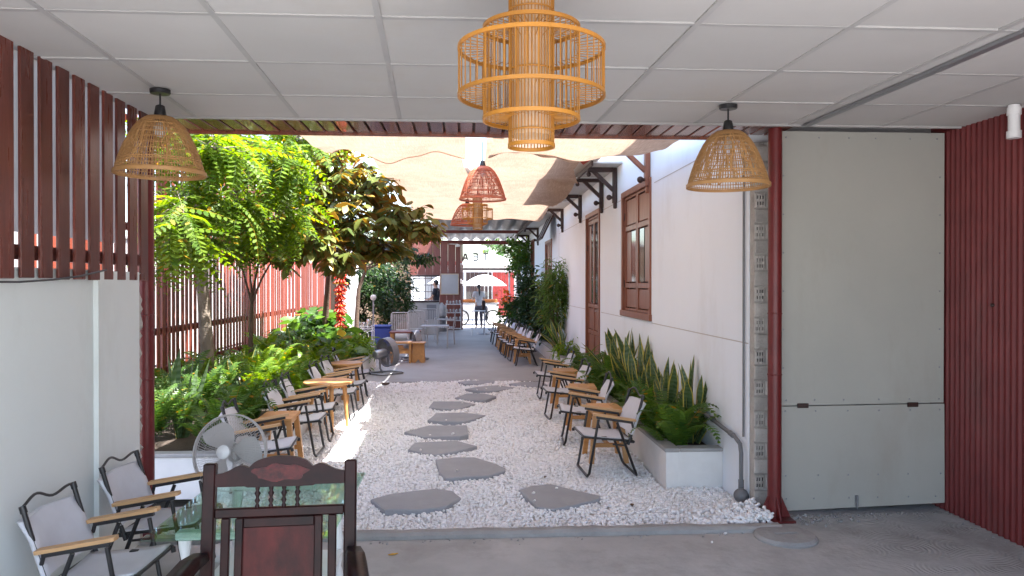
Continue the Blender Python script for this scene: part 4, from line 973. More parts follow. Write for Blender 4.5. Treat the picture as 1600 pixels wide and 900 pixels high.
def floor_fan(x, y, rz, r, h, label):
    t = thing('floor_fan', (x, y, 0), label, 'fan', rz, 'grey industrial floor fans'); T = Tm((0, 0, h), 0, R(82), 0)
    b = MB(); cage(b, r, .05, 64, T, .002); b.ob('cage', 'fangrey', t); blades(t, r*.88, 3, T, 'fangrey', 1.1)
    b = MB(); b.lathe([(r*.98, -.06), (r*1.03, -.06), (r*1.04, .06), (r*.98, .06), (r*.98, -.06)], 40, T, False); b.ob('drum', 'fangrey', t)
    b = MB(); b.lathe([(.07, -.04), (.08, -.09), (.075, -.24), (.06, -.26), (1e-4, -.26)], 18, T); b.ob('motor', 'greymetal', t)
    b = MB(); b.tube([(-.16, 0, h-.04), (-.15, 0, .10), (-.10, 0, .03)], .018, 10); b.ob('neck', 'greymetal', t)
    b = MB(); b.tube([(-.24, -.2, .02), (.16, -.2, .02), (.2, -.14, .02), (.2, .14, .02), (.16, .2, .02), (-.24, .2, .02), (-.28, .1, .02), (-.28, -.1, .02)], .016, 8, False, True); b.ob('base', 'greymetal', t)
floor_fan(-1.30, 12.55, R(42), .235, .36, 'grey drum floor fan at the end of the left planter')
floor_fan(-.98, 14.9, R(20), .24, .33, 'grey drum floor fan behind the wooden stool')

# ------------------------------------------------------------------ vegetation
def leaf_simple(L, W, fold=.25, curl=.12, two=True):
    b = MB(); us = (0, .22, .5, .78, 1); ws = (0, .75, 1, .68, 0)
    def P(u, s, dz): return (L*u, s*W/2*ws[us.index(u)], -curl*L*u*u+abs(s)*W/2*fold*ws[us.index(u)]+dz)
    for layer in ((0, .0), (1, -.0012)) if two else ((0, 0),):
        b.m(layer[0]); dz = layer[1]
        V = [P(0, 0, dz)]+[P(u, s, dz) for u in us[1:4] for s in (-1, 0, 1)]+[P(1, 0, dz)]
        F = [(0, 1, 2), (0, 2, 3), (1, 4, 5, 2), (2, 5, 6, 3), (4, 7, 8, 5), (5, 8, 9, 6), (7, 10, 8), (8, 10, 9)]
        if layer[0]: F = [tuple(reversed(f)) for f in F]
        b.add(V, F, True)
    return b
def leaf_pinnate(L, pairs, droop, lw=.026, ll=.075):
    b = MB(); pts = []
    for i in range(pairs+1):
        u = i/pairs; pts.append(Vector((L*(u-.12*droop*u*u), 0, -droop*L*u*u*.6)))
    b.tube(pts, [.0028*(1-.6*i/pairs) for i in range(pairs+1)], 3, False)
    for i in range(1, pairs+1):
        c = pts[i]; f = math.sin(PI*(.18+.76*i/pairs))*.75+.25; l_ = ll*f; w_ = lw*f
        for s in (-1, 1):
            d = Vector((.38, s*.92, -.30-.1*rnd.random())).normalized(); q = Vector((.92, -s*.38, 0)).normalized()
            V = [c, c+d*l_*.3+q*w_*.5, c+d*l_*.7+q*w_*.42, c+d*l_, c+d*l_*.7-q*w_*.42, c+d*l_*.3-q*w_*.5]; b.add(V, [(0, 1, 2, 3, 4, 5) if s < 0 else (5, 4, 3, 2, 1, 0)], False)
    return b
def frond(L, arch, pairs=20):
    b = MB(); pts = []
    for i in range(pairs+1):
        u = i/pairs; a = R(80)-arch*u*u*u; 
        pts.append((pts[-1]+Vector((math.cos(a), 0, math.sin(a)))*L/pairs) if i else Vector((0, 0, 0)))
    b.tube(pts, .002, 3, False)
    for i in range(2, pairs+1):
        c = pts[i]; f = math.sin(PI*(.14+.82*i/pairs))**.8; l_ = .052*f*L/.42; w_ = .015; tdir = (pts[i]-pts[i-1]).normalized()
        for s in (-1, 1):
            d = (Vector((0, s, 0))+tdir*.35+Vector((0, 0, -.12))).normalized(); q = tdir*w_*.5
            V = [c-q, c+d*l_*.6-q*.9, c+d*l_, c+d*l_*.6+q*.9, c+q]; b.add(V, [(0, 1, 2, 3, 4) if s < 0 else (4, 3, 2, 1, 0)], False)
    return b
def sword(L, W, bend, twist, mY=True):
    b = MB(); rows = 8; cols = (-1, -.78, 0, .78, 1); V = []
    for i in range(rows+1):
        u = i/rows; wv_ = W/2*(math.sin(PI*(.16+.84*(1-u)**.7*.62)) if u < 1 else .02)*(1 if u < .75 else (1-(u-.75)/.25*.75)); a = twist*u
        for c in cols:
            x = c*wv_; z = L*u; off = bend*L*u*u; fz = abs(c)*wv_*.35
            V.append((x*math.cos(a)-fz*math.sin(a), x*math.sin(a)+fz*math.cos(a)+off, z-abs(bend)*L*u*u*.35))
    for i in range(rows):
        for j in range(4):
            b.m(1 if j in (0, 3) and mY else 0); o = i*5+j; b.add([V[o], V[o+1], V[o+6], V[o+5]], [(0, 1, 2, 3)], True)
    return b
# --- tree with drooping pinnate leaves
def limb(b, p0, p1, r0, r1, sag=.0, n=6, k=8):
    p0, p1 = Vector(p0), Vector(p1); pts = []
    for i in range(n+1):
        u = i/n; q = p0.lerp(p1, u); q.z += sag*4*u*(1-u); q += Vector((rnd.uniform(-1, 1), rnd.uniform(-1, 1), 0))*.012*(0 < i < n); pts.append(q)
    b.tube(pts, [r0+(r1-r0)*i/n for i in range(n+1)], k, False); return pts
def ellip(c, r):
    while True:
        v = Vector((rnd.uniform(-1, 1), rnd.uniform(-1, 1), rnd.uniform(-1, 1)))
        if v.length < 1: return Vector((c[0]+v.x*r[0], c[1]+v.y*r[1], c[2]+v.z*r[2])), v
def make_tree(name, label, trunk, fork, clusters, tmpl, mats, kind, trunk_mat, r0, nobj, z_lo=0):
    """clusters: (centre, radii, sprigs); first nobj leaves are objects, the rest one stuff part"""
    base = Vector(trunk[0]); t = thing(name, base, label, 'tree'); b = MB()
    pts = [Vector(p)-base for p in trunk]; k = len(pts); b.tube(pts, [r0*(1-.45*i/(k-1)) for i in range(k)], 12); tr = b.ob('trunk', trunk_mat, t)
    meshes = [q.mesh('leaf', *mats) for q in tmpl]; top = Vector(fork); place = []
    for (c, r, ns) in clusters:
        lb = MB(); limb(lb, top-base, Vector(c)-base, r0*.42, r0*.16, .06); br = lb.ob('branch', trunk_mat, t); tw = MB()
        for _ in range(ns):
            p, v = ellip(c, r); d = Vector((v.x*r[0], v.y*r[1], v.z*r[2]*.5+.05)); d = d.normalized() if d.length > .01 else Vector((0, 0, 1))
            st = p-d*rnd.uniform(.2, .35); limb(tw, Vector(c).lerp(st, .35)-base, st-base, r0*.10, .004, .03, 3, 5)
            if kind == 'pinnate':
                limb(tw, st-base, p-base, .004, .002, 0, 2, 4)
                for q in range(rnd.randint(5, 8)):
                    a = rnd.uniform(0, 6.28); dd = (d*.5+Vector((math.cos(a), math.sin(a), rnd.uniform(-1.05, .15)))).normalized(); u = rnd.random()
                    place.append((rnd.randrange(len(tmpl)), align(st.lerp(p, u)-base, dd, (0, 0, 1), rnd.uniform(-.4, .4), rnd.uniform(.75, 1.15))))
            else:
                limb(tw, st-base, p-base, .004, .002, 0, 2, 4)
                for q in range(9):
                    u = q/8; sd_ = 1 if q % 2 else -1; side = d.cross(Vector((0, 0, 1)))
                    side = side.normalized() if side.length > .05 else Vector((1, 0, 0))
                    dd = (d*(.35+.6*(q == 8))+side*sd_*.75+Vector((rnd.uniform(-.25, .25), rnd.uniform(-.25, .25), rnd.uniform(-.95, -.05)))).normalized()
                    place.append((rnd.randrange(len(tmpl)), align(st.lerp(p, u)-base, dd, (0, 0, 1), rnd.uniform(-.7, .7), rnd.uniform(.75, 1.25))))
        tw.ob('twigs', trunk_mat, br, kind='stuff')
    rnd.shuffle(place); cam_p = Vector((0, 0, 1.5))
    place.sort(key=lambda q: (q[1].translation+base-cam_p).length+rnd.uniform(0, 1.2))
    cr = link('crown', None, t)
    for i, m_ in place[:nobj]: link('leaf', meshes[i], cr, mtx=m_)
    if place[nobj:]: joined('foliage', tmpl, place[nobj:], mats, cr, 'stuff')
    return t
pin = [leaf_pinnate(.40, 9, d, .034, .080) for d in (.35, .7, 1.0, 1.25)]
make_tree('feathery_tree', 'tree with drooping bright green feathery leaves beside the near end of the fence',
  [(-2.78, 8.2, .2), (-2.76, 8.18, .8), (-2.78, 8.1, 1.5), (-2.74, 8.0, 2.1)], (-2.74, 8.0, 2.1),
  [((-2.65, 7.2, 2.9), (.55, .75, .35), 16), ((-2.2, 7.4, 2.85), (.45, .7, .35), 18), ((-1.85, 7.6, 2.75), (.35, .6, .35), 14), ((-2.35, 6.3, 2.1), (.34, .45, .38), 11), ((-2.55, 7.0, 1.85), (.30, .4, .30), 8), ((-2.15, 7.2, 2.30), (.40, .5, .30), 14), ((-1.85, 7.9, 2.25), (.32, .5, .40), 12), ((-2.7, 8.6, 2.9), (.5, .8, .5), 14), ((-1.9, 8.6, 3.15), (.5, .8, .35), 14), ((-2.5, 8.8, 2.3), (.45, .7, .45), 14), ((-2.2, 5.95, 2.05), (.26, .3, .30), 9), ((-2.05, 6.3, 2.65), (.38, .4, .25), 11)],
  pin, ['leafA'], 'pinnate', 'bark', .085, 300)
ls = [leaf_simple(.165, .076, f, c) for f, c in ((.2, .15), (.35, .3), (.1, .05))]
make_tree('star_apple_tree', 'leaning tree with glossy green and bronze leaves reaching under the left cloth',
  [(-2.2, 12.0, .2), (-2.22, 11.95, .8), (-2.15, 11.8, 1.4), (-2.05, 11.5, 1.95)], (-2.05, 11.5, 1.95),
  [((-1.75, 10.3, 3.0), (.6, .8, .40), 40), ((-1.25, 9.9, 2.85), (.45, .7, .36), 30), ((-1.45, 9.8, 2.35), (.6, .7, .40), 42), ((-.85, 9.8, 2.35), (.46, .6, .30), 34), ((-.48, 9.9, 2.25), (.28, .5, .24), 16), ((-1.95, 9.6, 2.2), (.50, .6, .45), 34), ((-1.3, 10.4, 2.05), (.55, .6, .25), 26), ((-1.7, 9.3, 2.65), (.45, .5, .38), 26), ((-2.1, 10.4, 2.6), (.5, .7, .5), 26), ((-1.75, 8.9, 2.15), (.40, .4, .35), 18), ((-2.0, 9.8, 3.2), (.5, .6, .25), 18), ((-1.55, 9.2, 3.0), (.40, .5, .28), 16), ((-1.75, 10.2, 1.85), (.45, .5, .22), 16), ((-2.0, 9.0, 1.95), (.42, .4, .24), 18), ((-1.6, 9.5, 1.85), (.42, .4, .20), 15), ((-1.1, 10.0, 2.0), (.45, .4, .20), 14)],
  ls, ['leafB', 'leafB2'], 'simple', 'bark2', .06, 300)
make_tree('young_tree', 'slender young tree with a forked trunk in front of the red fence',
  [(-2.6, 9.3, .2), (-2.62, 9.3, .7), (-2.6, 9.28, 1.25)], (-2.6, 9.28, 1.25),
  [((-2.55, 9.0, 2.2), (.5, .6, .4), 26), ((-2.2, 9.1, 1.95), (.38, .5, .28), 18), ((-2.8, 9.3, 1.95), (.22, .4, .3), 9), ((-2.3, 9.2, 2.6), (.4, .5, .3), 16)],
  ls, ['leafB', 'leafB2'], 'simple', 'bark2', .036, 160)
ld = [leaf_simple(.12, .05, .2, .2, False), leaf_simple(.10, .045, .3, .3, False)]
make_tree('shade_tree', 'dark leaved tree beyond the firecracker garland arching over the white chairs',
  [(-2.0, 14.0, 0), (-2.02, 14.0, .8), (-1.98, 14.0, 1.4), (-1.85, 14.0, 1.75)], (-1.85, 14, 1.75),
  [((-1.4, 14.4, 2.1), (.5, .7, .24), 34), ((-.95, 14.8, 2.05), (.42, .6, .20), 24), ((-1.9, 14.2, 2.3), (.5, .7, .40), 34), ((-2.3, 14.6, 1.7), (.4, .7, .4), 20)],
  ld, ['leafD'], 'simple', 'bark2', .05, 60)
# --- ferns
frm = {k: [frond(L, a, 22).mesh('frond', k) for L, a in ((.40, R(80)), (.46, R(110)), (.36, R(130)), (.44, R(65)))] for k in ('fernL', 'fernR')}
def fern(x, y, z, mt, label, group, n=18, s=1.):
    t = thing('fern', (x, y, z), label, 'fern', group=group)
    for i in range(n):
        a = 2*PI*i/n*1.0+rnd.uniform(-.3, .3); ti = rnd.uniform(-.15, .65)
        m_ = Matrix.Translation((rnd.uniform(-.05, .05), rnd.uniform(-.05, .05), 0)) @ Matrix.Rotation(a, 4, 'Z') @ Matrix.Rotation(ti, 4, 'Y') @ Matrix.Rotation(rnd.uniform(-.3, .3), 4, 'X') @ Matrix.Scale(s*rnd.uniform(.75, 1.2), 4)
        link('frond', frm[mt][rnd.randrange(4)], t, mtx=m_)
ORD = 'first second third fourth fifth sixth seventh eighth ninth tenth eleventh twelfth thirteenth fourteenth fifteenth'.split(); cnt = {}
for yy in [5.75+.52*i for i in range(15)]:
    for xx, row in ((-2.70, 'row along the red fence'), (-2.28, 'middle row of left planter'), (-1.90, 'row behind the left chairs')):
        if rnd.random() < .08: continue
        near = yy < 7.4; cnt[row] = cnt.get(row, -1)+1
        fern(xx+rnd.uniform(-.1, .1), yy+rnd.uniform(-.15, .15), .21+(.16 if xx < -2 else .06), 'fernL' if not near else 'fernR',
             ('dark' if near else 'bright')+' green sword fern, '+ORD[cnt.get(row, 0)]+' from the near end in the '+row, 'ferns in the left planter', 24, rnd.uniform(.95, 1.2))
for fi, yy in enumerate([5.72+.34*i for i in range(14)]):
    fern(1.64+rnd.uniform(-.05, .05), yy, .21, 'fernR', 'green sword fern, '+ORD[fi]+' from the near end of the right planter', 'ferns in the right planter', 26, rnd.uniform(1.0, 1.3))
# --- snake plants and sword-leaved plants
swm = [sword(.62, .082, bd_, tw_).mesh('leaf', 'snake', 'snakeY') for bd_, tw_ in ((.05, .5), (-.10, 1.1), (.18, -.8), (.02, 1.8), (.30, .3))]
swp = [sword(.62, .055, bd_, tw_, False).mesh('leaf', 'snake') for bd_, tw_ in ((.05, .5), (-.15, 1.1), (.25, -.8))]
swl = [sword(.62, .060, bd_, tw_).mesh('leaf', 'leafL', 'snakeY') for bd_, tw_ in ((.25, .3), (.45, -.4), (.6, .5))]
def snake(x, y, z, label, n=7, s=1., ms=swm, lean=.25, group=None, name='snake_plant', cat='plant'):
    t = thing(name, (x, y, z), label, cat, group=group)
    for i in range(n):
        a = rnd.uniform(0, 6.28); d = rnd.uniform(.0, .07)
        m_ = Matrix.Translation((d*math.cos(a), d*math.sin(a), 0)) @ Matrix.Rotation(a-PI/2, 4, 'Z') @ Matrix.Rotation(-rnd.uniform(.0, lean), 4, 'X') @ Matrix.Rotation(rnd.uniform(0, 6.28), 4, 'Z') @ Matrix.Scale(s*rnd.uniform(.5, 1.18), 4)
        link('leaf', ms[rnd.randrange(len(ms))], t, mtx=m_)
pos = [(1.80, 5.95), (1.76, 6.4), (1.83, 6.85), (1.79, 7.3), (1.83, 7.75), (1.78, 8.25), (1.83, 8.75), (1.80, 9.2)]
lbs = ['snake plant nearest the end of the right planter', 'snake plant second from the near end of the right planter', 'snake plant third from the near end of the right planter', 'snake plant with yellow edged leaves below the near edge of the shuttered window', 'snake plant below the middle of the shuttered window', 'tall snake plant below the far half of the shuttered window', 'tall snake plant at the far edge of the shuttered window', 'tall snake plant between the shuttered window and the brown door']
for (x, y), lb in zip(pos, lbs): snake(x, y, .21, lb, 15, 1.0 if y < 7.5 else 1.22, swm, .42, 'snake plants in the right planter')
snake(1.72, 13.2, .21, 'large arching sword leaved plant at the near end of the far planter', 16, 1.05, swm+swl[:1], .55)
snake(-2.36, 6.35, .21, 'dark snake plant with one broad upright leaf beside the near red post', 7, 1.45, swp, .3)
snake(-2.75, 6.9, .21, 'yellow edged snake plant at the foot of the feathery tree', 8, .9, swm, .35)
snake(-2.45, 8.5, .21, 'striped snake plant between the feathery tree and the young tree', 9, .85, swm, .5)
snake(-2.35, 10.0, .21, 'pale variegated sword leaved plant against the sunlit fence', 12, 1.25, swl, .4)
snake(-2.6, 11.0, .21, 'pale sword leaved plant beside the leaning tree trunk', 10, 1.05, swl+swm[:2], .5)
# --- shrubs
def shrub(name, label, c, r, n, tmpl, mt, h0, stem='bark2', cat='shrub', extra=None):
    t = thing(name, (c[0], c[1], h0), label, cat); base = Vector((c[0], c[1], h0)); b = MB(); pl = []
    for i in range(7):
        p, v = ellip(c, (r[0]*.7, r[1]*.7, r[2]*.9)); limb(b, (rnd.uniform(-.05, .05), rnd.uniform(-.05, .05), 0), p-base, .012, .004, .0, 5, 5)
    b.ob('stems', stem, t, kind='stuff')
    n = int(n*2.2); cl_ = [ellip(c, r) for _ in range(max(6, n//40))]
    for i in range(n):
        p, v = rnd.choice(cl_); q = p+Vector((rnd.gauss(0, .09), rnd.gauss(0, .10), rnd.gauss(0, .09)))
        if q.x > WX-.02: q.x = WX-.02-rnd.random()*.05
        dd = Vector((v.x+rnd.uniform(-.8, .8), v.y+rnd.uniform(-.8, .8), rnd.uniform(-.8, .5))).normalized()
        pl.append((rnd.randrange(len(tmpl)), align(q-base, dd, (0, 0, 1), rnd.uniform(-.8, .8), rnd.uniform(.8, 1.45))))
    joined('foliage', tmpl, pl, [mt], t, 'stuff'); return t
lt = [leaf_simple(.13, .020, .3, .35, False), leaf_simple(.11, .018, .3, .2, False)]
lm = [leaf_simple(.10, .045, .25, .25, False), leaf_simple(.08, .04, .2, .1, False)]
shrub('bamboo_shrub', 'pale green narrow leaved bamboo shrub against the white wall beyond the brown door', (1.70, 14.3, 1.25), (.20, .42, .75), 1100, lt, 'leafL', .21)
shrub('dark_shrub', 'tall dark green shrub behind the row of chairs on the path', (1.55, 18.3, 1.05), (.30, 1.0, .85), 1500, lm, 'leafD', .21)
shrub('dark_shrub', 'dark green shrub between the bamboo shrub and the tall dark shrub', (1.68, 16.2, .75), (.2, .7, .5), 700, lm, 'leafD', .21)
shrub('climbing_vine', 'green climbing vine hanging below the far end of the eave', (1.55, 22.5, 2.35), (.35, 1.0, .6), 900, lm, 'leafM', 1.2, cat='vine')
shrub('flowering_shrub', 'bushy shrub beside the standing woman', (1.35, 22.3, .65), (.32, .6, .45), 600, lm, 'leafM', 0)
shrub('flower_cluster', 'orange blossoms on top of the shrub beside the standing woman', (1.25, 21.9, 1.12), (.30, .5, .16), 22, [leaf_simple(.09, .07, .3, .2, False)], 'orangefl', 1.0, cat='flowers')
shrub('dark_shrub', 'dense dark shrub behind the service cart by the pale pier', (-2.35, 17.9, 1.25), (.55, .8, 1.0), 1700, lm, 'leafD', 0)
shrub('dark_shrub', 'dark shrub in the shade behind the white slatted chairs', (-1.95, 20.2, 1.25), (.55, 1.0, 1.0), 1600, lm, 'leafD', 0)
shrub('low_greens', 'low yellow green ground plants at the far end of the left planter', (-1.95, 12.95, .36), (.28, .5, .08), 700, lt, 'fernL', .22, cat='plants')
shrub('leafy_shrub', 'broad leaved green shrub beneath the firecracker garland', (-2.35, 12.3, .62), (.40, .7, .35), 420, [leaf_simple(.20, .11, .2, .25, False)], 'leafM', .21)
shrub('leafy_shrub', 'green shrub filling the planter below the leaning tree', (-2.4, 11.2, .5), (.45, .5, .25), 380, [leaf_simple(.16, .07, .2, .25, False)], 'leafM', .21)
shrub('low_greens', 'small light green tuft at the near end of the far right planter', (1.72, 12.72, .34), (.09, .12, .07), 160, lt, 'fernL', .22, cat='plants')

# ------------------------------------------------------------------ firecracker garland
fg = thing('firecracker_garland', (-1.90, 11.5, 1.78), 'hanging red firecracker garland with a yellow paper charm', 'garland')
b = MB(); b.tube([(0, 0, .32), (0, 0, -.98)], .005, 5); b.ob('string', 'yellow', fg)
for k, (z, wd) in enumerate(((-.04, .05), (-.12, .09), (-.20, .11), (-.30, .10), (-.38, .08), (-.47, .07), (-.56, .08), (-.64, .10), (-.72, .06), (-.80, .05), (-.87, .09))):
    b = MB()
    for i in range(12):
        a = 2*PI*i/12+k*.4; d = Vector((math.cos(a), math.sin(a), -.75)).normalized(); st = Vector((0, 0, z+rnd.uniform(-.02, .03))); b.tube([st+d*.012, st+d*(wd+.03)], .0135, 6)
    c = b.ob('cracker_cluster', 'red', fg)
    b = MB()
    for i in range(12):
        a = 2*PI*i/12+k*.4; d = Vector((math.cos(a), math.sin(a), -.75)).normalized(); st = Vector((0, 0, z)); b.tube([st+d*(wd+.016), st+d*(wd+.022)], .0145, 6)
    if k % 2 == 0: b.ob('gold_band', 'yellow', c, kind='stuff')
b = MB(); T = Tm((0, 0, -1.04), R(90)); P = [(.075*math.cos(t)*(1+.12*math.cos(4*t)), .062*math.sin(t)*(1+.12*math.cos(4*t))) for t in [2*PI*i/32 for i in range(32)]]; b.prism(P, -.012, .012, T); b.ob('paper_charm', 'yellow', fg)
b = MB(); b.tube([(0, 0, -1.11), (0, 0, -1.15), (0, 0, -1.34)], [.008, .022, .03], 10); b.ob('tassel', 'red', fg)
for i, (dx, dz) in enumerate(((.0, 0), (.28, -.02))):
    o = thing('yellow_tassel', (-1.72+dx, 12.6, 1.98+dz), ['yellow paper ornament hanging in the leaves above the service cart', 'narrow yellow paper ornament hanging at the edge of the dark leaves'][i], 'ornament')
    b = MB(); b.tube([(0, 0, .3), (0, 0, 0)], .003, 4); b.ob('string', 'yellow', o)
    b = MB()
    for q in range(10): a = q*.63; b.tube([(0, 0, 0), (.03*math.cos(a)*(2.2 if i == 0 else .6), .03*math.sin(a), -.10-.05*(q % 3))], .006, 4)
    b.ob('paper_strips', 'yellow', o)

# ------------------------------------------------------------------ service cart, cooler, stool set, white chairs
ct = thing('service_cart', (-1.98, 14.6, 0), 'white two tier wire service cart beside the blue cooler', 'cart')
for sx in (-1, 1):
    for sy in (-1, 1): b = MB(); b.tube([(sx*.19, sy*.14, 0), (sx*.19, sy*.14, .70)], .009, 6); b.ob('leg', 'white', ct)
for z in (.22, .58):
    b = MB(); b.box((-.19, -.14, z), (.19, .14, z+.012)); c = b.ob('shelf', 'white', ct)
    for zz in (.06, .10):
        b = MB(); b.tube([(-.19, -.14, z+zz), (.19, -.14, z+zz), (.19, .14, z+zz), (-.19, .14, z+zz)], .005, 5, False, True); b.ob('guard_rail', 'white', c)
for x, r, h, lb in ((-.10, .045, .20, 'steel pitcher at the left of the service cart'), (.02, .035, .16, 'small steel jug in the middle of the service cart'), (.11, .045, .22, 'tall steel canister at the right of the service cart')):
    o = thing('steel_pitcher', (-1.98+x, 14.55, .592), lb, 'pitcher', group='steel pitchers on the service cart')
    b = MB(); b.lathe([(1e-4, 0), (r, 0), (r, h*.7), (r*.8, h*.85), (r*.85, h), (r*.7, h), (r*.7, h*.3), (1e-4, h*.3)], 16); b.ob('body', 'steel', o)
    b = MB(); b.tube([(r*.8, 0, h*.8), (r*1.6, 0, h*.75), (r*1.6, 0, h*.35), (r*.95, 0, h*.25)], .006, 6); b.ob('handle', 'steel', o)
cb = thing('blue_cooler', (-1.74, 15.6, 0), 'bright blue plastic cooler box standing behind the service cart', 'cooler')
b = MB(); b.box((-.20, -.16, .05), (.20, .16, .60), None, .03); b.ob('body', 'blue', cb)
b = MB(); b.box((-.21, -.17, .60), (.21, .17, .645), None, .02); b.ob('lid', 'blue', cb)
b = MB(); b.tube([(-.26, 0, .45), (-.30, 0, .50), (-.30, 0, .56), (-.26, 0, .6)], .012, 6); b.ob('handle', 'white', cb)
st = thing('wooden_stool', (-.90, 14.35, 0), 'small honey wood stool with notched plank sides beside the path', 'stool', R(88))
for s in (-1, 1):
    b = MB(); T = Tm((s*.09, 0, 0), R(90), 0, R(90)); b.prism([(-.12, 0), (-.05, 0), (0, .07), (.05, 0), (.12, 0), (.10, .36), (-.10, .36)], -.011, .011, T); b.ob('side_plank', 'tablewood', st)
b = MB(); b.box((-.16, -.13, .36), (.16, .13, .385), None, .006); b.ob('seat', 'tablewood', st)
b = MB(); b.box((-.078, -.012, .15), (.078, .012, .20), None, .004); b.ob('stretcher', 'tablewood', st)
def wood_set(x, y, rz, label, name='wooden_bench', cat='table', L_=.5, W=.32, H=.5):
    t = thing(name, (x, y, 0), label, cat, rz)
    for k in range(4): b = MB(); a = -W/2+W*k/4; b.box((-L_/2, a+.002, H-.03), (L_/2, a+W/4-.002, H), None, .004); b.ob('top_board', 'ply' if H > .5 else 'tablewood', t)
    for sx in (-1, 1):
        for sy in (-1, 1): b = MB(); b.box((sx*(L_/2-.04)-.022, sy*(W/2-.04)-.022, 0), (sx*(L_/2-.04)+.022, sy*(W/2-.04)+.022, H-.03), None, .004); b.ob('leg', 'tablewood', t)
    for sy in (-1, 1): b = MB(); b.box((-L_/2+.06, sy*(W/2-.04)-.012, .18), (L_/2-.06, sy*(W/2-.04)+.012, .24), None, .004); b.ob('rail', 'tablewood', t)
wood_set(-1.22, 14.3, 0, 'low honey wood bench beside the notched stool', L_=.42, H=.40)
wood_set(-1.22, 15.2, 0, 'reddish wooden table behind the notched stool', 'wooden_table', 'table', .6, .5, .54)
def slat_chair(x, y, rz, label):
    t = thing('metal_chair', (x, y, 0), label, 'chair', rz, 'white slatted metal chairs')  # white chairs coloured grey to stand for the shade here
    for s in (-1, 1):
        b = MB(); b.tube([(s*.21, -.2, 0), (s*.21, -.17, .42), (s*.20, -.22, .80)], .012, 6); b.ob('leg', 'metalpanel', t)
        b = MB(); b.tube([(s*.21, .22, 0), (s*.21, .22, .6), (s*.21, .18, .62), (s*.205, -.19, .60)], .012, 6); b.ob('leg', 'metalpanel', t)
    for k in range(9): b = MB(); xx = -.18+.045*k; b.box((xx-.011, -.222, .44), (xx+.011, -.212, .80)); b.ob('back_slat', 'metalpanel', t)
    b = MB(); b.tube([(-.20, -.22, .80), (-.17, -.225, .835), (.17, -.225, .835), (.20, -.22, .80)], .012, 6); b.ob('top_rail', 'metalpanel', t)
    for k in range(8): b = MB(); yy = -.18+.05*k; b.box((-.20, yy-.018, .41), (.20, yy+.018, .425)); b.ob('seat_slat', 'metalpanel', t)
for x, y, rz, lb in ((-1.50, 17.0, PI, 'white slatted metal chair nearest the blue cooler'), (-1.16, 18.0, PI+.2, 'second white slatted metal chair from the blue cooler'), (-.98, 19.4, PI-.1, 'white slatted metal chair farthest back near the white cabinet'), (-.48, 18.6, PI/2, 'white metal armchair standing alone at the edge of the path')): slat_chair(x, y, rz, lb)
wt = thing('white_table', (-.72, 17.6, 0), 'white thin legged table between the white chairs', 'table')
b = MB(); b.box((-.32, -.3, .50), (.32, .3, .52), None, .004); b.ob('top', 'metalpanel', wt)  # white table greyed like the chairs, shade in the colour
for sx in (-1, 1):
    for sy in (-1, 1): b = MB(); b.tube([(sx*.29, sy*.27, 0), (sx*.29, sy*.27, .5)], .012, 6); b.ob('leg', 'metalpanel', wt)
# lamp post globe
lp = thing('globe_lamp', (-1.98, 16.2, 0), 'white globe lamp on a slim post behind the service cart', 'lamp')
b = MB(); b.tube([(0, 0, 0), (0, 0, 1.14)], .018, 10); b.ob('post', 'fangrey', lp)
b = MB(); b.sphere((0, 0, 1.20), .065, 16, 12); b.ob('globe', 'metalpanel', lp)

# ------------------------------------------------------------------ booth, counter, shelf and gate at the far end
bo = thing('plywood_booth', (-.96, 24.5, 0), 'red brown plywood booth wall beside the street entrance', 'booth')
for k in range(7): b = MB(); a = -.85+.245*k; b.box((a+.002, -.02, 1.78), (min(a+.243, .80), .02, 2.84), None, .003); b.ob('panel_board', 'ply', bo)
for k in range(3): b = MB(); a = .10+.234*k; b.box((a+.002, -.018, 0), (a+.232, .018, 1.778), None, .003); b.ob('panel_board', 'ply', bo)
b = MB(); b.box((-.86, -.035, 1.72), (.10, .03, 1.778), None, .004); b.ob('lintel', 'bracket', bo)
b = MB(); b.box((.805, -.05, 0), (.86, .05, 2.86), None, .004); b.ob('end_post', 'ply', bo)
for k in range(4): b = MB(); b.box((-.80+.2*k, .5, .9), (-.78+.2*k, .52, 1.75)); b.ob('lattice_bar', 'bracket', bo)
for k in range(4): b = MB(); b.box((-.80, .52, 1.0+.22*k), (-.1, .535, 1.02+.22*k)); b.ob('lattice_bar', 'bracket', bo)
mbd = thing('menu_board', (-.53, 24.46, 1.14), 'framed pale board mounted on the plywood booth', 'board')
b = MB(); b.box((-.27, -.02, .02), (.27, -.005, .66)); b.ob('panel', 'metalpanel', mbd)
for a in (((-.30, -.03, 0), (-.27, 0, .68)), ((.27, -.03, 0), (.30, 0, .68)), ((-.27, -.031, 0), (.27, 0, .03)), ((-.27, -.031, .65), (.27, 0, .68))): b = MB(); b.box(*a); b.ob('frame_bar', 'liner', mbd)
cab = thing('white_cabinet', (-1.15, 22.4, 0), 'white counter cabinet with a dark top in front of the booth', 'cabinet')
b = MB(); b.box((-.55, -.25, 0), (.35, .25, .95), None, .01); b.ob('body', 'metalpanel', cab)  # white body painted grey to carry its shade
b = MB(); b.box((-.57, -.27, .95), (.37, .27, .99), None, .006); b.ob('top', 'bracket', cab)
b = MB(); b.box((.0, -.262, .45), (.28, -.251, .88), None, .004); b.ob('door', 'fangrey', cab)
sh = thing('shelf_rack', (-.40, 24.2, 0), 'open metal shelf rack with jars against the plywood booth', 'shelf')
for sx in (-1, 1):
    for sy in (-1, 1): b = MB(); b.tube([(sx*.24, sy*.11, 0), (sx*.24, sy*.11, .86)], .012, 6); b.ob('post', 'white', sh)
for z in (.04, .30, .55, .82): b = MB(); b.box((-.25, -.12, z), (.25, .12, z+.02)); b.ob('shelf_board', 'white', sh)
k = 0
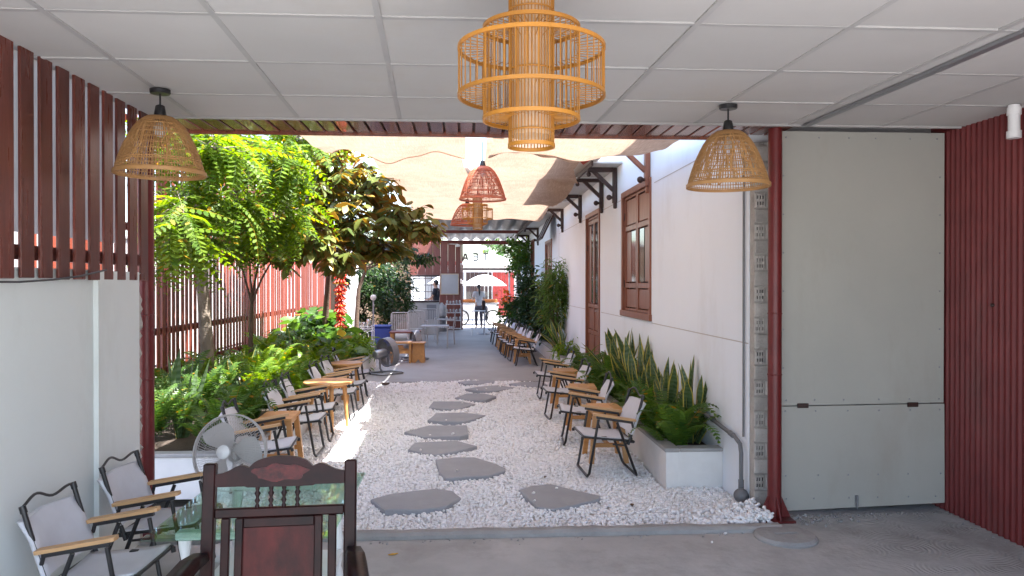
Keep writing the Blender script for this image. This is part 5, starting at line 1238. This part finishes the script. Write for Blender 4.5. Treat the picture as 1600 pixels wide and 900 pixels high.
for z, shn in ((.32, 'lowest stocked'), (.57, 'middle'), (.84, 'top')):
    for i in range(5):
        o = thing('jar', (-.60+.10*i, 24.15, z), 'small jar, '+['leftmost', 'second from left', 'central one', 'second from right', 'rightmost'][i]+' on the '+shn+' shelf of the metal rack', 'jar', group='jars on the shelf rack'); r = .032; h = .10+.03*rnd.random()
        b = MB(); b.lathe([(1e-4, 0), (r, 0), (r, h*.75), (r*.7, h*.9), (1e-4, h*.9)], 10); b.ob('body', 'metalpanel', o); b = MB(); b.lathe([(r*.75, h*.88), (r*.75, h), (1e-4, h)], 10); b.ob('lid', 'fangrey' if k % 2 else 'white', o); k += 1
wb = thing('water_bottle', (-.76, 23.6, 0), 'large clear water bottle on a stand beside the shelf rack', 'bottle')
b = MB(); b.lathe([(.16, 0), (.17, .04), (.12, .42), (.14, .45)], 16); b.ob('stand', 'fangrey', wb)
b = MB(); b.lathe([(.10, .46), (.14, .50), (.145, .60), (.135, .62), (.145, .64), (.14, .78), (.05, .86), (.04, .90), (1e-4, .90)], 18); b.ob('bottle', 'metalpanel', wb)
# gate: red beam, glazed transom with mirrored letters
gt_ = thing('street_gate', (0, 25.0, 0), 'red beam and glazed transom over the street entrance', 'gate')
b = MB(); b.box((-2.0, -.05, 2.80), (1.9, .05, 2.92), None, .006); b.ob('beam', 'redsteel', gt_)
b = MB(); b.box((-.10, -.03, 1.95), (1.9, .03, 2.01), None, .004); b.ob('transom_bar', 'bracket', gt_)
b = MB(); b.box((-.10, -.004, 2.012), (1.88, .004, 2.798)); b.ob('transom_pane', 'clear', gt_)
b = MB(); b.box((1.42, -.03, 0), (1.47, .03, 1.95), None, .004); b.ob('gate_post', 'white', gt_)
LET = {'A': [((-.08, 0), (-.012, .24)), ((.08, 0), (.012, .24)), ((-.045, .085), (.045, .085))], 'E': [((.07, 0), (.07, .24)), ((.07, .232), (-.07, .232)), ((.07, .125), (-.05, .125)), ((.07, .008), (-.07, .008))], 'T': [((0, 0), (0, .24)), ((-.09, .232), (.09, .232))]}
for ch_, x in (('A', -.02), ('E', .31), ('T', .66)):
    b = MB()
    for (p, q) in LET[ch_]:
        d = Vector((q[0]-p[0], q[1]-p[1])); n2 = Vector((-d.y, d.x)).normalized()*.026
        b.prism([(p[0]-n2.x, p[1]-n2.y), (q[0]-n2.x, q[1]-n2.y), (q[0]+n2.x, q[1]+n2.y), (p[0]+n2.x, p[1]+n2.y)], -.006-.001*len(b.f)/6, .006+.001*len(b.f)/6, Tm((x, -.014, 2.26), R(90)))
    b.ob('letter', 'fangrey', gt_)
cm = thing('security_camera', (-.30, 24.4, 2.72), 'small white camera fixed at the top of the plywood booth', 'camera')
b = MB(); b.box((-.02, -.16, -.03), (.10, -.02, .05), None, .01); b.ob('body', 'white', cm); b = MB(); b.tube([(-.25, -.02, .06), (.04, -.03, .06)], .012, 6); b.ob('arm', 'white', cm)

# ------------------------------------------------------------------ street: vendor cart, umbrellas, building, trees
vc = thing('vendor_cart', (.45, 28.2, -.06), 'white food vendor cart with a spoked wheel in the bright street', 'cart')
b = MB(); b.box((-.75, -.3, .35), (.75, .3, .80), None, .02); b.ob('body', 'white', vc)
b = MB(); b.box((-.78, -.33, .80), (.78, .33, .84), None, .008); b.ob('counter', 'steel', vc)
b = MB(); b.box((-.74, -.22, .842), (.72, .2, .97), None, .02); b.ob('produce', 'goods', vc)
b = MB(); b.box((-.76, -.29, .99), (.76, -.28, 1.25)); b.ob('glass_front', 'clear', vc)
for x in (-.62, .55):
    T = Tm((x, -.36, .29), R(90)); b = MB(); b.ring((x, -.36, .29), .27, .03, 32, 8, T.to_3x3().to_4x4()); wh = b.ob('wheel', 'rubber', vc)
    b = MB()
    for k in range(8): a = PI*k/4; b.tube([(x, -.36, .29), (x+.25*math.cos(a), -.36, .29+.25*math.sin(a))], .009, 5)
    b.sphere((x, -.36, .29), .05, 10, 8); b.ob('spokes', 'fangrey', wh)
def umbrella(x, y, z, r, h, label):
    t = thing('street_umbrella', (x, y, -.06), label, 'umbrella', group='white umbrellas in the street'); b = MB(); n_ = 8; V = [(0, 0, z+h)]; F = []
    for k in range(1, 5):
        for j in range(n_*4):
            a = 2*PI*j/(n_*4); u = k/4; sag = 1-.05*abs(math.sin(a*n_/2))*u; V.append((r*u*math.cos(a)*sag, r*u*math.sin(a)*sag, z+h*(1-u**1.8)))
    m_ = n_*4
    for j in range(m_): F.append((0, 1+j, 1+(j+1) % m_))
    for k in range(3):
        for j in range(m_): F.append((1+k*m_+j, 1+(k+1)*m_+j, 1+(k+1)*m_+(j+1) % m_, 1+k*m_+(j+1) % m_))
    b.add(V, F, True); c = b.ob('canopy', 'white', t)
    b = MB()
    for k in range(n_): a = 2*PI*k/n_; b.tube([(0, 0, z+h-.02), (r*.5*math.cos(a), r*.5*math.sin(a), z+h*.70), (r*math.cos(a), r*math.sin(a), z-.01)], .006, 4)
    b.ob('ribs', 'steel', c, kind='stuff'); b = MB(); b.tube([(0, 0, 0), (0, 0, z+h)], .02, 8); b.ob('pole', 'steel', t)
umbrella(.70, 28.4, 1.48, .85, .42, 'near white parasol above the vendor cart'); umbrella(-.75, 30.5, 1.55, .8, .4, 'white parasol farther left across the street'); umbrella(.95, 32.0, 2.35, 1.3, .5, 'tall white parasol behind the near one')
ob_ = thing('street_building', (1, 36.5, -.06), 'red and dark grey shop building across the bright street', 'building')
b = MB(); b.box((-12, 0, 0), (12, 3, 2.45)); b.ob('wall', 'dirty', ob_)
b = MB(); b.box((-12.2, -.5, 2.45), (12.2, 3.2, 2.62), None, .02); b.ob('roof', 'bannerred', ob_)
for x0, x1, mt, nm in ((-3.0, -1.1, 'fangrey', 'shutter'), (-1.0, .25, 'bracket', 'shutter'), (.30, 1.35, 'bannerred', 'door'), (1.45, 2.6, 'fangrey', 'shutter'), (2.7, 4.4, 'bracket', 'shutter')):
    p = link(nm, None, ob_); k = 0; nn = int((x1-x0)/.18)
    for i in range(nn): b = MB(); a = x0+(x1-x0)*i/nn; b.box((a+.006, -.05, .0), (a+(x1-x0)/nn-.006, -.005, 2.1), None, .004); b.ob('slat', mt, p)
sg = thing('street_sign', (-.62, 36.40, 1.0), 'small white and pink sign on the dark shopfront', 'sign')
b = MB(); b.box((-.22, -.03, 0), (.22, 0, .45), None, .006); b.ob('panel', 'white', sg); b = MB(); b.box((-.12, -.036, .12), (.12, -.031, .30)); b.ob('pink_mark', 'bannerred', sg)
make_tree('street_tree', 'leafy tree rising above the shop roof at the end of the street', [(2.6, 34.5, -.06), (2.55, 34.5, 1.6), (2.5, 34.5, 2.6)], (2.5, 34.5, 2.6),
  [((1.7, 34.4, 3.3), (1.0, .9, .7), 34), ((3.2, 34.6, 3.4), (1.0, .9, .8), 30)], [leaf_simple(.22, .11, .2, .2, False)], ['leafM'], 'simple', 'bark', .10, 0)
make_tree('street_tree', 'leafy tree left of the plywood booth beyond the street', [(-3.6, 35.0, -.06), (-3.6, 35, 1.6), (-3.5, 35, 2.4)], (-3.5, 35, 2.4),
  [((-3.4, 34.8, 3.1), (1.2, .9, .8), 36), ((-1.7, 34.8, 3.3), (.9, .8, .6), 22)], [leaf_simple(.22, .11, .2, .2, False)], ['leafM'], 'simple', 'bark', .10, 0)
# grey fan and white stand beside the woman
ff = thing('pedestal_fan', (.60, 22.2, 0), 'grey pedestal fan turned edge on beside the path', 'fan')
T = Tm((0, 0, .62), 0, R(88), 0); b = MB(); cage(b, .22, .06, 40, T, .002); b.ob('cage', 'fangrey', ff); blades(ff, .19, 3, T, 'fangrey', 1.1)
b = MB(); b.tube([(-.06, 0, .62), (-.08, 0, 1.0)], .05, 10); b.ob('motor', 'bracket', ff); b = MB(); b.tube([(-.06, 0, .65), (-.06, 0, .02)], .02, 8); b.ob('pole', 'fangrey', ff)
b = MB(); b.lathe([(1e-4, .03), (.2, .012), (.2, 0)], 20, Matrix.Translation((-.06, 0, 0))); b.ob('base', 'fangrey', ff)
wt2 = thing('white_stand', (.36, 21.6, 0), 'white thin legged high table in front of the woman', 'table')
b = MB(); b.box((-.2, -.15, .70), (.2, .15, .72), None, .004); b.ob('top', 'white', wt2)
for sx in (-1, 1):
    for sy in (-1, 1): b = MB(); b.tube([(sx*.18, sy*.13, 0), (sx*.18, sy*.13, .7)], .010, 6); b.ob('leg', 'white', wt2)

# ------------------------------------------------------------------ people
def skin_mesh(name, verts, edges, mt, sub=2):
    me = bpy.data.meshes.new(name+'_base'); me.from_pydata([v[0] for v in verts], edges, []); o = bpy.data.objects.new(name+'_tmp', me); COL.objects.link(o)
    md = o.modifiers.new('skin', 'SKIN'); 
    for i, v in enumerate(verts): me.skin_vertices[0].data[i].radius = v[1] if isinstance(v[1], tuple) else (v[1], v[1])
    me.skin_vertices[0].data[0].use_root = True
    s_ = o.modifiers.new('sub', 'SUBSURF'); s_.levels = sub; s_.render_levels = sub
    dg = bpy.context.evaluated_depsgraph_get(); dg.update(); ev = o.evaluated_get(dg); res = bpy.data.meshes.new_from_object(ev); res.name = name
    res.materials.clear(); res.materials.append(M[mt]); bpy.data.objects.remove(o)
    for p in res.polygons: p.use_smooth = True
    return res
def person(loc, rz, label, H, top, bottom, arms, ponytail):
    k = H/1.65; t = thing('person', loc, label, 'person', rz)
    J = [((0, 0, .92), (.13, .095)), ((0, 0, 1.10), (.115, .085)), ((0, .01, 1.28), (.145, .095)), ((0, .01, 1.38), (.10, .07)), ((0, .02, 1.44), .048), ((0, .03, 1.54), (.072, .088)), ((0, .03, 1.61), (.055, .07))]
    E = [(0, 1), (1, 2), (2, 3), (3, 4), (4, 5), (5, 6)]
    for s in (-1, 1):
        a = len(J); e_ = arms
        J += [((s*.17, 0, 1.35), .05), ((s*.21, e_[0], 1.12), .038), ((s*.19, e_[1], e_[2]), .030), ((s*.185, e_[1]+.06, e_[2]+.01), (.022, .034)), ((s*.18, e_[1]+.13, e_[2]), (.012, .026))]; E += [(2, a), (a, a+1), (a+1, a+2), (a+2, a+3), (a+3, a+4)]
        a = len(J); J += [((s*.085, 0, .82), .082), ((s*.095, .015, .48), .055), ((s*.10, -.01, .09), .036), ((s*.10, .09, .035), (.036, .026)), ((s*.10, .15, .025), (.03, .018))]; E += [(0, a), (a, a+1), (a+1, a+2), (a+2, a+3), (a+3, a+4)]
    J = [(tuple(c*k for c in p), tuple(q*k for q in r) if isinstance(r, tuple) else r*k) for p, r in J]
    body = skin_mesh('body', J, E, 'skin'); link('body', body, t)
    # clothing: slightly larger shells over torso / hips and legs
    def g(q, f=1.0): return q*k*f
    V = [((0, 0, g(.80)), (g(.155), g(.12))), ((0, 0, g(1.08)), (g(.135), g(.10))), ((0, .01*k, g(1.28)), (g(.162), g(.11))), ((0, .01*k, g(1.385)), (g(.11), g(.078)))]; Ed = [(0, 1), (1, 2), (2, 3)]
    for s in (-1, 1): a = len(V); V += [((s*g(.17), 0, g(1.35)), g(.064)), ((s*g(.205), g(arms[0])*.8, g(1.16)), g(.056))]; Ed += [(2, a), (a, a+1)]
    link('shirt', skin_mesh('shirt', V, Ed, top), t)
    V = [((0, 0, g(.91)), (g(.142), g(.108))), ((0, 0, g(.86)), (g(.145), g(.11)))]; Ed = [(0, 1)]
    for s in (-1, 1): a = len(V); V += [((s*g(.085), 0, g(.76)), g(.094)), ((s*g(.095), g(.015), g(.48)), g(.068)), ((s*g(.10), g(-.01), g(.12)), g(.052))]; Ed += [(1, a), (a, a+1), (a+1, a+2)]
    link('trousers', skin_mesh('trousers', V, Ed, bottom), t)
    b = MB(); b.sphere((0, g(.008), g(1.575)), g(.098), 18, 12, (.86, 1.0, 1.0)); cut = [v for v in b.v]
    b.v = [(v[0], v[1]-(g(.035) if v[1] > g(.06) and v[2] < g(1.60) else 0), max(v[2], g(1.50) if v[1] < g(.03) else g(1.585))) for v in cut]
    if ponytail: b.sphere((0, g(-.095), g(1.56)), g(.03), 10, 8); b.tube([(0, g(-.10), g(1.56)), (0, g(-.135), g(1.47)), (0, g(-.14), g(1.36)), (0, g(-.13), g(1.24))], [g(.026), g(.036), g(.034), g(.010)], 10)
    b.ob('hair', 'hair', t)
    for s in (-1, 1):
        b = MB(); b.sphere((s*g(.075), g(.03), g(1.53)), g(.02), 8, 6, (.5, 1, 1.5)); b.ob('ear', 'skin', t)
        b = MB(); b.sphere((s*g(.03), g(.112), g(1.55)), g(.011), 8, 6); b.ob('eye', 'hair', t)
    b = MB(); b.tube([(0, g(.11), g(1.55)), (0, g(.133), g(1.52)), (0, g(.115), g(1.512))], [g(.008), g(.013), g(.008)], 8); b.ob('nose', 'skin', t)
    b = MB(); b.tube([(-g(.02), g(.108), g(1.487)), (0, g(.116), g(1.485)), (g(.02), g(.108), g(1.487))], g(.005), 6); b.ob('mouth', 'inlay', t)
person((.43, 25.0, 0), R(8), 'woman with a dark ponytail in a white shirt standing at the street entrance', 1.46, 'shirt', 'trouser', (.05, .16, 1.08), True)
person((-.93, 23.6, 0), R(75), 'person in dark clothes standing behind the white cabinet', 1.60, 'darkcloth', 'darkcloth', (.06, .2, 1.02), False)
# fallen leaf and dry leaf
b = MB(); b.prism([(0, 0), (.03, .012), (.06, 0), (.03, -.014)], 0, .003, Tm((-.43, 4.15, .004), 0, 0, .4)); b.ob('fallen_leaf', 'yleaf', None, label='small yellow fallen leaf on the concrete floor', cat='leaf')
b = MB(); b.lathe([(1e-4, .0), (.05, .01), (.075, .035), (.05, .025), (1e-4, .012)], 9, Tm((-1.18, 11.05, .01))); b.ob('dry_leaf', 'bark2', None, label='brown curled dry leaf on the far edge of the gravel', cat='leaf')

# ------------------------------------------------------------------ grit and rubble at the foot of the board and kerb
mats4 = []
for i in range(260):
    u = rs.rand()
    if u < .45: px, py = 2.05+abs(rs.normal(0, .22)), 4.70-abs(rs.normal(0, .09))
    elif u < .75: px, py = rs.uniform(2.0, 3.14), 4.72-abs(rs.normal(0, .03))
    elif u < .88: px, py = 3.13-abs(rs.normal(0, .03)), rs.uniform(3.4, 4.7)
    else: px, py = rs.uniform(-.6, 1.7), 4.39-abs(rs.normal(0, .04))
    s_ = rs.uniform(.003, .010)*(1.9 if u < .12 else 1); mats4.append((rs.randint(8), Matrix.LocRotScale(Vector((px, py, s_*.3)), Euler(rs.uniform(-1, 1, 3)), Vector((s_,)*3))))
o = joined('rubble', peb, mats4, ['kerb'], kind='stuff'); o['label'] = 'grey cement grit and rubble along the foot of the board hatch'; o['category'] = 'rubble'
for x, y, lb in ((.62, 5.72, 'small dry leaf lying on the gravel beyond the right first stepping stone'), (-.95, 6.1, 'small dry leaf lying on the gravel left of the stepping stones'), (1.1, 4.9, 'small dry leaf lying on the gravel near the right planter corner')):
    b = MB(); b.add([(0, 0, 0), (.03, .014, .012), (.07, 0, .004), (.03, -.016, .010)], [(0, 1, 2), (0, 2, 3)]); b.add([(0, 0, -.001), (.03, .014, .011), (.07, 0, .003), (.03, -.016, .009)], [(2, 1, 0), (3, 2, 0)]); b.ob('dry_leaf', 'bark2', None, loc=(x, y, .018), rot=(0, 0, x*7), label=lb, cat='leaf', group='dry leaves on the gravel')
